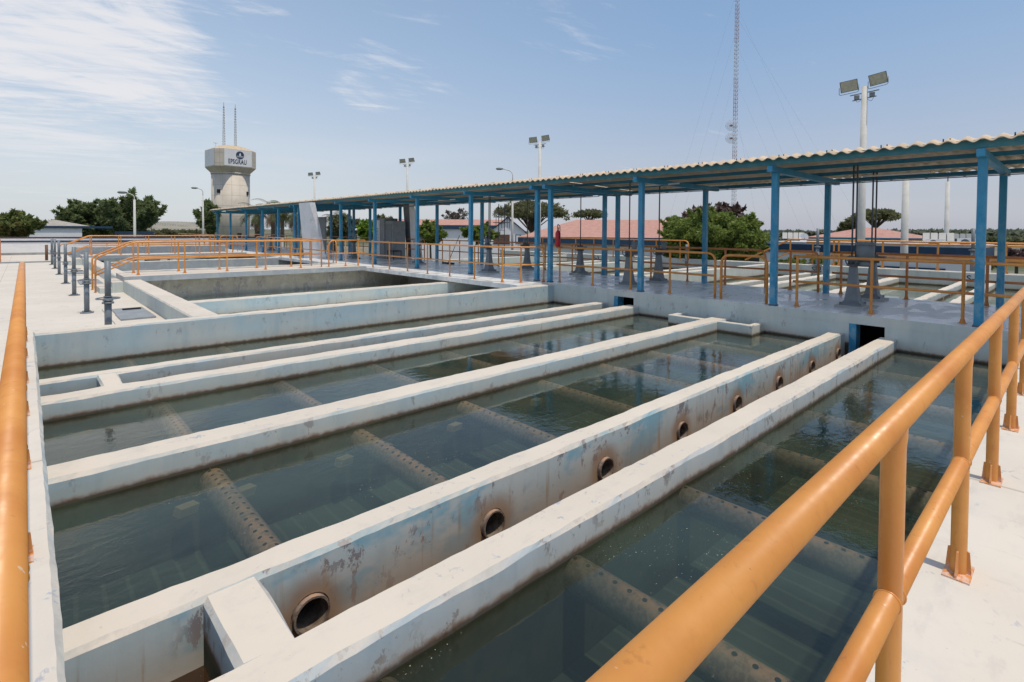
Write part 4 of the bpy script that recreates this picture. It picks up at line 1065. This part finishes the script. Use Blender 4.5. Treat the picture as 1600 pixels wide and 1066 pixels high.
# B: gabled white house with long red roof
d = 72; c_, rr, tw = flatdir(793, d); zA = at(793, 341, d).z; zE = at(770, 362, d).z; t = thing('gabled_house', 'white gabled house with navy trimmed pink red roof in the middle distance', 'house', (c_.x, c_.y, G))
c_ = Vector((c_.x, c_.y, 0)); back = (rr*-1.0-tw*.25).normalized()*12.5; hwid = 2.35
gb = [c_-rr*hwid+Vector((0,0,zE)), c_+rr*hwid+Vector((0,0,zE)), c_+Vector((0,0,zA))]
wl = MB().extr([c_-rr*hwid+Vector((0,0,G)), c_+rr*hwid+Vector((0,0,G)), gb[1], gb[2], gb[0]], -tw*6); part('wall', wl, M['white'], t)
rf = MB(); 
for s in (-1, 1):
    e0 = c_+rr*s*(hwid+.4)+Vector((0,0,zE-.3))+tw*.3; r0 = c_+Vector((0,0,zA+.1))+tw*.3
    rf.extr([e0, r0, r0+Vector((0,0,.12)), e0+Vector((0,0,.12))], -tw*6.6)
part('roof', rf, M['navy'], t)
cE = c_-rr*9.5-tw*3; zR = at(720, 343, 75).z; zEv = at(720, 352, 73).z
mb = MB().extr([cE-rr*8+tw*2.6+Vector((0,0,zEv)), cE-rr*8+Vector((0,0,zR)), cE-rr*8-tw*2.6+Vector((0,0,zEv))], rr*17); part('side_roof', mb, M['tile'], t)
part('side_fascia', obx(cE, rr, tw, -8, 9, -2.7, 2.7, zEv-.55, zEv-.005), M['navy'], t)
part('side_wall', obx(cE, rr, tw, -7.8, 8.9, -2.4, 2.4, G, zEv-.56), M['white'], t)
w_ = part('window', obx(c_, rr, tw, -1.9, .3, .0, .05, zE-1.6, zE-.4), M['brown'], t); sub('sill', obx(c_, rr, tw, -2.0, .4, .0, .10, zE-1.7, zE-1.61), M['navy'], w_)
w_ = part('window', obx(c_, rr, tw, 1.1, 1.8, .0, .05, zE-1.6, zE-.4), M['navy'], t); sub('pane', obx(c_, rr, tw, 1.2, 1.7, .05, .06, zE-1.5, zE-.5), M['white'], w_)
# C: left small hip house
d = 70; c_, rr, tw = flatdir(86, d); c_ = Vector((c_.x, c_.y, 0)); t = thing('hip_roofed_house', 'small white house with low hipped roof and navy fascia on the left', 'house', (c_.x, c_.y, G))
zE = at(86, 353, d).z; zR = at(86, 345.5, d).z; zF = at(86, 356.5, d).z
hip(t, c_-tw*2.2, rr, tw, 2.75, 2.3, zE, zR+.12, .15, simple('grey brown sheet roof', (.40,.36,.31), .9))
part('fascia', obx(c_-tw*2.2, rr, tw, -2.8, 4.6, -2.35, 2.35, zF, zE-.004), M['navy'], t)
part('wall', obx(c_-tw*2.2, rr, tw, -2.5, 2.1, -2.2, 2.2, G, zF-.004), M['white'], t)
part('roof_mast', MB().tube([(c_.x-tw.x*2.2, c_.y-tw.y*2.2, zR-.1), (c_.x-tw.x*2.2, c_.y-tw.y*2.2, zR+.8)], .02, 5), M['steel'], t)
# D: little gate hut
d = 75; c_, rr, tw = flatdir(240, d); c_ = Vector((c_.x, c_.y, 0)); t = thing('gate_hut', 'low white hut with flat navy roof below the dark trees', 'hut', (c_.x, c_.y, G))
part('roof', obx(c_, rr, tw, -3.6, 3.2, -1.5, 1.5, at(240, 366.5, d).z, at(240, 362, d).z), M['navy'], t)
part('wall', obx(c_, rr, tw, -3.2, -.9, -1.2, 1.2, G, at(240, 366.5, d).z-.004), M['white'], t); part('wall', obx(c_, rr, tw, .6, 3.0, -1.2, 1.2, G, at(240, 367.5, d).z-.004), M['white'], t)
part('door', obx(c_, rr, tw, -.9, .6, -1.0, .9, G, at(240, 366.5, d).z-.01), M['dark'], t)
# E: long low white building with navy band on the right
d = 40; pL = at(1190, 386, d); pR = at(1532, 386, 37); t = thing('navy_band_building', 'long low white building with a wide navy band behind the rear railing', 'building', (pL.x, pL.y, G))
ctr = (Vector((pL.x, pL.y, 0))+Vector((pR.x, pR.y, 0)))/2; rr = (Vector((pR.x-pL.x, pR.y-pL.y, 0))).normalized(); tw = Vector((rr.y, -rr.x, 0)); w = Vector((pR.x-pL.x, pR.y-pL.y, 0)).length/2
if tw.dot(-ctr) < 0: tw = -tw
zb1 = at(1400, 384.5, 38.5).z; zb0 = at(1400, 398, 38.5).z
part('roof_slab', obx(ctr, rr, tw, -w, w, -5, .1, zb1, zb1+.14), simple('pale roof slab', (.55,.54,.53), .9), t)
part('navy_band', obx(ctr, rr, tw, -w, w, -5.05, .14, zb0, zb1-.003), M['navy'], t)
part('wall', obx(ctr, rr, tw, -w+.2, w-.1, -4.8, .0, G, zb0-.003), M['white'], t)
wn = part('window', obx(ctr, rr, tw, 1.0, 4.2, .0, .05, zb0-1.3, zb0-.75), M['dark'], t); sub('frame', obx(ctr, rr, tw, .95, 4.25, .05, .08, zb0-.75, zb0-.65), M['navy'], wn)
# F: gazebo
d = 58; c_, rr, tw = flatdir(1358, d); c_ = Vector((c_.x, c_.y, 0)); t = thing('gazebo', 'open gazebo with a wide pink red hipped roof on blue posts', 'gazebo', (c_.x, c_.y, G))
zE = at(1358, 371.5, d-3).z; zR = at(1358, 356, d).z
hip(t, c_, rr, tw, 4.7, 3.6, zE, zR, .5, M['tile']); part('fascia', obx(c_, rr, tw, -4.7, 4.7, -3.6, 3.6, zE-.14, zE-.004), M['bluedk'], t)
for a_ in (-4.2, -1.4, 1.4, 4.2):
    for b__ in (-3.2, 3.2): part('post', obx(c_, rr, tw, a_-.1, a_+.1, b__-.1, b__+.1, G, zE-.145), M['bluedk'], t)
part('low_wall', obx(c_, rr, tw, -3.9, -.5, -3, -2.8, G, at(1320, 374, d).z), M['white'], t)
# solar arrays
for (u, v, d, w, h, lab) in ((1239, 368.5, 46, .72, .33, 'tilted pale solar panels left of the gazebo'), (1466, 370.5, 40, .72, .33, 'tilted pale solar panels right of the plain thick pole'), (1509, 369.5, 43, .58, .22, 'dull grey solar panels beside the nearest blue post')):
    c_ = at(u, v, d); _, rr, tw = flatdir(u, d); t = thing('solar_array', lab, 'solar panels', (c_.x, c_.y, c_.z-1.2), 'tilted solar arrays')
    nz = (tw+Vector((0,0,.9))).normalized(); up_ = (Vector((0,0,1))-nz*nz.z).normalized(); f = 1.0
    n_ = 4
    for k in range(n_):
        cc = c_+rr*((k-1.5)*2*w/n_*1.04)
        part('solar_panel', MB().obox(cc, rr*(w/n_-.022), up_*h*.95, nz*.02), M['solar'] if u < 1500 else M['lampg'], t)
    part('frame', MB().obox(c_-nz*.07, rr*w*1.03, up_*h*.9, nz*.025), M['steel'], t)
    for s in (-.7, .7):
        q = c_+rr*s*w-nz*.08; part('leg', MB().tube([q, (q.x, q.y, zb1-.3)], .035, 6), M['steel'], t)
c_ = at(1257, 372, 44); _, rr, tw = flatdir(1257, 44); t = thing('satellite_dish', 'small white satellite dish beside the left solar panels', 'satellite dish', (c_.x, c_.y, c_.z-.6))
ds = MB(); nn = (tw*1+Vector((0,0,.25))-rr*.5).normalized(); ax = nn.cross(Vector((0,0,1))).normalized(); ay = ax.cross(nn)
for i, R in enumerate((.04, .2, .33)):
    for j in range(18): ds.v.append(tuple(c_+(ax*cos(2*pi*j/18)+ay*sin(2*pi*j/18))*R+nn*(R*R*.9)))
for i in range(2):
    for j in range(18): ds.face((i*18+j, i*18+(j+1) % 18, i*18+18+(j+1) % 18, i*18+18+j), 0, True)
ds.face(range(18)); part('dish', ds, M['white'], t); part('stand', MB().tube([c_, (c_.x, c_.y, zb1)], .04, 6), M['steel'], t)
for (u, v, lab) in ((1511, 380, 'air conditioner unit on the flat roof beside the grey valve post'), (1461, 381, 'air conditioner unit on the flat roof below the right solar panels')):
    c_ = at(u, v, 38.2); _, rr, tw = flatdir(u, 38.2); t = thing('air_conditioner', lab, 'air conditioner', (c_.x, c_.y, zb1), 'rooftop air conditioners')
    part('housing', MB().obox(c_, rr*.42, tw*.2, Vector((0,0,.26))), M['white'], t)
    fg = MB(); pts = [c_+tw*.21-rr*.08+rr*.21*cos(2*pi*j/20)+Vector((0,0,.21*sin(2*pi*j/20))) for j in range(20)]; fg.poly(pts); part('fan_grille', fg, M['steeldk'], t)

# ------------------------------------------------------------------ vegetation
def leaves(mb, c, r, n, size, rnd, flat=1., droop=0., aspect=2.2):
    for _ in range(n):
        while True:
            v = Vector((rnd.uniform(-1,1), rnd.uniform(-1,1), rnd.uniform(-1,1)))
            if .25 < v.length < 1: break
        p = c+Vector((v.x*r, v.y*r, v.z*r*flat)); s = size*rnd.uniform(.6, 1.3)
        d = (v.normalized()+Vector((rnd.uniform(-.7,.7), rnd.uniform(-.7,.7), rnd.uniform(-.5,.5)-droop))).normalized()
        e = d.cross(Vector((rnd.uniform(-1,1), rnd.uniform(-1,1), rnd.uniform(-1,1)))).normalized()
        n0 = len(mb.v); a = d*s*aspect*.5; b = e*s*.5
        mb.v += [tuple(p-a), tuple(p+b), tuple(p+a), tuple(p-b)]; mb.face((n0, n0+1, n0+2, n0+3))
def tree(u, d, vtop, wpx, label, mat, style='round', seed=1, base=G, leaf=.22, nclump=34, per=130, vbot=372, name='tree', group=None, sparse=1., lean=0, cat='tree'):
    rnd = random.Random(seed); p = at(u, 360, d); _, rr, tw = flatdir(u, d)
    ztop = at(u, vtop, d).z; zbot = at(u, vbot, d).z
    mpp = d/FPX/sqrt(1+((u-800)/FPX)**2)*(1+((u-800)/FPX)**2)**.5*(sqrt(1/(1+((u-800)/FPX)**2)))
    W = wpx*mpp/2; hh = (ztop-zbot)/2; cz = (ztop+zbot)/2
    c = Vector((p.x, p.y, cz)); t = thing(name, label, cat, (p.x, p.y, base), group)
    cr_ = MB(); tr = MB(); tips = []
    for k in range(nclump):
        while True:
            v = Vector((rnd.uniform(-1,1), rnd.uniform(-1,1), rnd.uniform(-.95,1)))
            if .35 < v.length < 1.0: break
        if style == 'umbrella': v.z = abs(v.z)*.55+.3-.35*(v.x*v.x+v.y*v.y)
        if style == 'spiky': v.z = v.z*(1-.35*abs(v.x))
        q = c+rr*v.x*W*.86+tw*v.y*min(W, 3.5)*.86+Vector((0,0,v.z*hh*.86)); tips.append(q)
        cr = rnd.uniform(.10, .30)*min(W, hh*1.3) if style != 'umbrella' else rnd.uniform(.09,.20)*W
        if style == 'spiky':
            d2 = (q-Vector((c.x, c.y, zbot))).normalized()
            for m_ in range(5):
                leaves(cr_, q+d2*cr*(m_*.5-.6), cr*(.75-.12*m_), int(per*sparse/5), leaf, rnd, 1., -.5, 3.)
        else:
            if style != 'umbrella' and rnd.random() < .45:
                d2 = (q-c).normalized()+Vector((0,0,.5)); d2.normalize(); d2 += Vector((rnd.uniform(-.4,.4), rnd.uniform(-.4,.4), 0))
                for m_ in range(4): leaves(cr_, q+d2*cr*(m_*.42+.3), cr*(.42-.08*m_), int(per*sparse/7), leaf, rnd, 1., 0, 2.8)
            leaves(cr_, q, cr*1.15, int(per*sparse), leaf, rnd, .55 if style == 'umbrella' else .85, .3 if style == 'weep' else 0)
    part('crown', cr_, mat, t, recalc=False)
    tr.tube([(p.x, p.y, base), (p.x+.1, p.y, (base+zbot)/2), (p.x, p.y, cz-hh*.2)], [.03*W+.12, .025*W+.08, .02*W+.04], 8)
    for q in tips[::2]: tr.tube([(p.x, p.y, zbot+.1*hh), (q+c)/2-Vector((0,0,.15*hh)), q], [.012*W+.03, .007*W+.02, .012], 5)
    part('trunk', tr, M['bark'], t); return t
tree(6, 60, 333, 100, 'round tree with orange tinged leaves at the left edge', L_mix, seed=1, leaf=.2, nclump=60, vbot=374)
tree(128, 82, 318, 66, 'dark rounded tree standing left of the taller spiky one', L_dark, seed=2, leaf=.24, nclump=60, vbot=374, per=150)
tree(203, 78, 306, 84, 'tall dark spiky tree with feathery upswept branches', L_dark, 'spiky', seed=3, leaf=.24, nclump=80, vbot=374, per=190)
tree(158, 84, 322, 60, 'dark tree filling the gap between its two neighbours', L_dark, seed=4, leaf=.24, nclump=50, vbot=375, per=150)
tree(325, 104, 314, 42, 'loose dark tree behind the water tower shaft', L_dark, 'spiky', seed=5, leaf=.34, nclump=36, vbot=372, per=110)
tree(262, 72, 358, 40, 'low olive bush left of the tower, in front of the pale hill', L_olive, seed=6, leaf=.2, nclump=24, vbot=376, name='bush', cat='bush')
tree(290, 74, 360, 40, 'low green bush nearer the water tower', L_olive, seed=7, leaf=.2, nclump=24, vbot=376, name='bush', cat='bush')
tree(535, 78, 334, 46, 'olive tree behind the canopy, right of the pale pylon', L_olive, seed=8, leaf=.28, nclump=40, vbot=374)
tree(578, 66, 346, 38, 'lime green tree behind the canopy, left of the cabinets', L_lime, seed=9, leaf=.24, nclump=34, vbot=376)
tree(600, 80, 334, 40, 'dark olive tree behind the grey cabinets', L_olive, seed=10, leaf=.28, nclump=30, vbot=372)
tree(672, 54, 350, 46, 'green bush in front of the pink roof, behind the caged ladder', L_fresh, seed=11, leaf=.20, nclump=36, vbot=382, name='bush', cat='bush')
tree(752, 56, 352, 66, 'green bush in front of the white gabled house', L_fresh, seed=12, leaf=.20, nclump=44, vbot=378, name='bush', cat='bush')
tree(712, 86, 326, 50, 'nearly bare grey brown tree above the pink roof', L_bare, seed=13, leaf=.12, nclump=34, vbot=350, per=60)
tree(830, 84, 308, 132, 'wide mesquite tree with an airy crown behind the canopy', L_olive, 'umbrella', seed=14, leaf=.22, nclump=130, vbot=366, per=80)
tree(922, 110, 325, 62, 'smaller flat crowned tree right of the wide mesquite', L_olive, 'umbrella', seed=15, leaf=.28, nclump=60, vbot=352, per=70)
tree(1118, 33, 333, 168, 'large bright green bushy tree beside the pink red roof', L_fresh, 'weep', seed=16, leaf=.085, nclump=170, vbot=412, per=420)
tree(1060, 34, 337, 60, 'shorter green tree leaning over the roof edge, left of the big bush', L_fresh, 'weep', seed=26, leaf=.09, nclump=60, vbot=410, per=260)
tree(1120, 52, 318, 104, 'sparse bronze leaved tree poking above the green bush', L_red, seed=17, leaf=.26, nclump=44, vbot=362, per=34)
tree(1368, 82, 324, 74, 'wide crowned mesquite tree behind the gazebo', L_olive, 'umbrella', seed=18, leaf=.22, nclump=90, vbot=360, per=80)
tree(1325, 84, 345, 34, 'small dark tree behind the gazebo, left of the mesquite', L_olive, seed=19, leaf=.3, nclump=26, vbot=368)
tree(1590, 44, 390, 60, 'purple brown dry shrub at the right edge behind the railing', L_purp, seed=20, leaf=.12, nclump=36, vbot=410, per=120, name='shrub', cat='shrub')
tree(1540, 46, 398, 50, 'low green shrub beside the rear railing near the right edge', L_olive, seed=21, leaf=.14, nclump=26, vbot=420, per=120, name='shrub', cat='shrub')
tree(1260, 37, 403, 110, 'low green hedge plants behind the rear wall above the S-2 mark', L_fresh, seed=22, leaf=.10, nclump=40, vbot=416, per=110, name='shrub', cat='shrub')
def palm(u, d, v, label, seed, h=1.):
    rnd = random.Random(seed); p = at(u, v, d); t = thing('palm_tree', label, 'palm', (p.x, p.y, G), 'palms behind the canopy')
    part('trunk', MB().tube([(p.x, p.y, G), (p.x, p.y, p.z)], [.35, .26], 10), M['bark'], t)
    fr = MB(); dr = MB()
    for k in range(34):
        dry = k >= 18; mb = dr if dry else fr
        a_ = rnd.uniform(0, 2*pi); el = rnd.uniform(.0, 1.2) if not dry else rnd.uniform(-1.3, -.5); L = rnd.uniform(2.2, 3.2)*(1 if not dry else .75)
        dx = Vector((cos(a_), sin(a_), 0)); prev = Vector((p.x, p.y, p.z)); d_ = dx*cos(el)+Vector((0,0,sin(el)))
        for s_ in range(9):
            d_ = (d_+Vector((0,0,-.20))).normalized(); nx = prev+d_*L/9; sd = d_.cross(Vector((0,0,1))).normalized() if abs(d_.z) < .98 else Vector((-dx.y, dx.x, 0))
            wv = .75*sin(pi*(s_+1)/10.5)
            for q in range(2):
                m0 = prev+(nx-prev)*q*.5
                for sg in (-1, 1):
                    n0 = len(mb.v); e_ = m0+sd*sg*wv+d_*.25+Vector((0,0,-.25*wv)); mb.v += [tuple(m0), tuple(m0+d_*.09), tuple(e_)]; mb.face((n0, n0+1, n0+2))
            prev = nx
    part('fronds', fr, L_palm, t, recalc=False); part('dry_skirt', dr, L_dry, t, recalc=False)
palm(402, 72, 333, 'palm with brown drooping skirt nearest the water tower', 31)
palm(428, 66, 328, 'palm with brown skirt in the middle of the group behind the canopy', 32)
palm(462, 70, 334, 'palm seen just left of the pale pylon', 33)
palm(522, 80, 342, 'palm with tan skirt right of the pale pylon', 34)
palm(441, 92, 322, 'taller palm whose crown shows above the canopy roof', 35)
# far wood on the right horizon: stuff
def treeline(name, u0, u1, d, v, hpx, n, mat, label, seed, size):
    rnd = random.Random(seed); mb = MB()
    for _ in range(n):
        u = rnd.uniform(u0, u1); dd = d*rnd.uniform(.9, 1.15); p = at(u, v, dd)
        r = rnd.uniform(.4, 1.)*hpx*dd/FPX
        leaves(mb, Vector((p.x, p.y, p.z-r*.4)), r, 26, size*rnd.uniform(.7, 1.2), rnd, .6, 0, 1.4)
    o = link(name, mb.mesh(name, mat, False)); tag(o, label, 'woodland', None, 'stuff')
L_far = leaf_mat('hazed far woodland', (.17,.20,.14), (.26,.28,.19), (.28,.25,.20), .5)  # leaf colours lightened, distance haze painted into them
treeline('far_woodland', 1150, 1800, 330, 364, 4.0, 520, L_far, 'distant band of dry woodland along the right horizon', 41, 2.6)
treeline('scrubland', 1180, 1800, 140, 374, 5.0, 420, leaf_mat('scrub', (.14,.16,.08), (.24,.26,.13), (.26,.20,.16), .5), 'scrub and small trees filling the middle distance on the right', 42, 1.1)
treeline('scrubland_left', -120, 330, 150, 364, 6.0, 300, leaf_mat('scrub left', (.14,.16,.09), (.24,.23,.15), None, .5), 'scrub below the pale hill on the left', 43, 1.2)
# hill fence
t = thing('hill_fence', 'thin post fence running along the pale hill on the left', 'fence', tuple(at(270, 349, 400)))
fp = MB(); 
for i in range(60):
    u = 100+i*4; p = at(u, 348.5, 400); fp.box(p.x-.15, p.x+.15, p.y-.15, p.y+.15, p.z-2, p.z+.9)
part('fence_posts', fp, M['pole'], t)
a_ = [at(100+i*24, 347.6, 400) for i in range(11)]; part('wire', MB().tube(a_, .12, 3), M['pole'], t)

# ------------------------------------------------------------------ sun and sky
sdir = Vector((.0, -.30, .95)).normalized()
sl = bpy.data.lights.new('sun', 'SUN'); so_ = bpy.data.objects.new('sun', sl); COL.objects.link(so_)
sl.energy = 2.9; sl.angle = radians(.8); sl.color = (1., .915, .79)
so_.rotation_euler = (-sdir).to_track_quat('-Z', 'Y').to_euler()
W = bpy.data.worlds.new('World'); scn.world = W; W.use_nodes = True; nt = W.node_tree; nt.nodes.clear(); g = N(nt)
out = nt.nodes.new('ShaderNodeOutputWorld')
sky = g.n('ShaderNodeTexSky'); sky.sky_type = 'NISHITA'; sky.sun_disc = False
sky.sun_elevation = math.asin(sdir.z); sky.sun_rotation = math.atan2(sdir.x, sdir.y) % (2*pi)
sky.air_density = 1.0; sky.dust_density = 1.2; sky.ozone_density = 1.0; sky.altitude = 50
bg = g.n('ShaderNodeBackground'); bg.inputs['Strength'].default_value = .145; g.l(sky.outputs[0], bg.inputs[0])
tc_ = g.n('ShaderNodeTexCoord'); D = tc_.outputs['Generated']
sp = g.n('ShaderNodeSeparateXYZ'); g.l(D, sp.inputs[0])
zc = g.math('MAXIMUM', sp.outputs[2], .02)
# project the direction on a high cloud sheet
px_ = g.math('DIVIDE', sp.outputs[0], g.math('ADD', zc, .12)); py_ = g.math('DIVIDE', sp.outputs[1], g.math('ADD', zc, .12))
cv = g.n('ShaderNodeCombineXYZ'); g.l(px_, cv.inputs[0]); g.l(py_, cv.inputs[1])
rot = g.n('ShaderNodeMapping'); rot.inputs['Rotation'].default_value = (0, 0, radians(38)); rot.inputs['Scale'].default_value = (.75, 1.5, 1); rot.inputs['Location'].default_value = (3.1, 1.7, 0); g.l(cv.outputs[0], rot.inputs[0])
n1 = g.noise(rot.outputs[0], .95, 10, .64, 1.7); n2 = g.noise(g.scale(rot.outputs[0], (.6, 1.6, 1)), 3.6, 8, .66, 1.2)
left = g.mapr(g.math('SUBTRACT', sp.outputs[1], g.math('MULTIPLY', sp.outputs[0], .95)), -.35, .75, 0., 1., False)
dens = g.math('ADD', g.math('MULTIPLY', n1, .6), g.math('MULTIPLY', n2, .4))
def bank(az_el, tight, gain):
    v = g.n('ShaderNodeVectorMath'); v.operation = 'DOT_PRODUCT'; g.l(D, v.inputs[0]); v.inputs[1].default_value = az_el
    return g.math('MULTIPLY', g.mapr(v.outputs['Value'], tight, 1.), gain)
def dirpx(u, v):
    c = (u-800., 380.-v, -FPX); q = Vector([sum(A[k]*c[k] for k in range(3)) for A in (AX, AY, AZ)]); return q.normalized()
extra = None
for (u, v, tg, gn) in ((60, 60, .955, .26), (-260, 60, .94, .20), (230, 90, .990, .10), (330, 15, .985, .10), (640, 75, .988, .085), (560, 160, .9965, .10), (870, 20, .985, .085), (1050, 75, .992, .06), (1180, 100, .998, .05)):
    b_1 = bank(dirpx(u, v), tg, gn); extra = b_1 if extra is None else g.math('MAXIMUM', extra, b_1)
cm = g.mapr(g.math('ADD', dens, extra), .58, .82)
low = g.math('MULTIPLY', g.mapr(g.noise(g.scale(D, (1.2, 1.2, 9.)), 2.2, 5, .5), .42, .62), g.mapr(sp.outputs[2], .04, .20, .42, 0.))
cm = g.math('MAXIMUM', cm, g.math('MULTIPLY', low, g.mapr(left, .3, .8, .3, 1.)))
hz = g.mapr(sp.outputs[2], -.02, .55, 1., .50)
hi_ = g.mapr(sp.outputs[2], .03, .38, 0., 1.)
hzc = g.mix(hi_, g.mix(left, (.45,.47,.56), (.62,.66,.71)), g.mix(left, (.27,.43,.65), (.47,.60,.76)))
bg2 = g.n('ShaderNodeBackground'); bg2.inputs[0].default_value = (.84, .83, .85, 1); bg2.inputs[1].default_value = 1.
bg3 = g.n('ShaderNodeBackground'); g.l(hzc, bg3.inputs[0]); bg3.inputs[1].default_value = 1.05
mx1 = g.n('ShaderNodeMixShader'); g.l(g.math('MULTIPLY', hz, .8), mx1.inputs[0]); g.l(bg.outputs[0], mx1.inputs[1]); g.l(bg3.outputs[0], mx1.inputs[2])
mx2 = g.n('ShaderNodeMixShader'); g.l(g.math('MULTIPLY', cm, g.mapr(sp.outputs[2], .02, .2, .25, .85)), mx2.inputs[0]); g.l(mx1.outputs[0], mx2.inputs[1]); g.l(bg2.outputs[0], mx2.inputs[2])
g.l(mx2.outputs[0], out.inputs[0])

scn.view_settings.view_transform = 'Standard'; scn.view_settings.look = 'None'; scn.view_settings.exposure = 0; scn.view_settings.gamma = 1
scn.cycles.max_bounces = 6; scn.cycles.transparent_max_bounces = 12
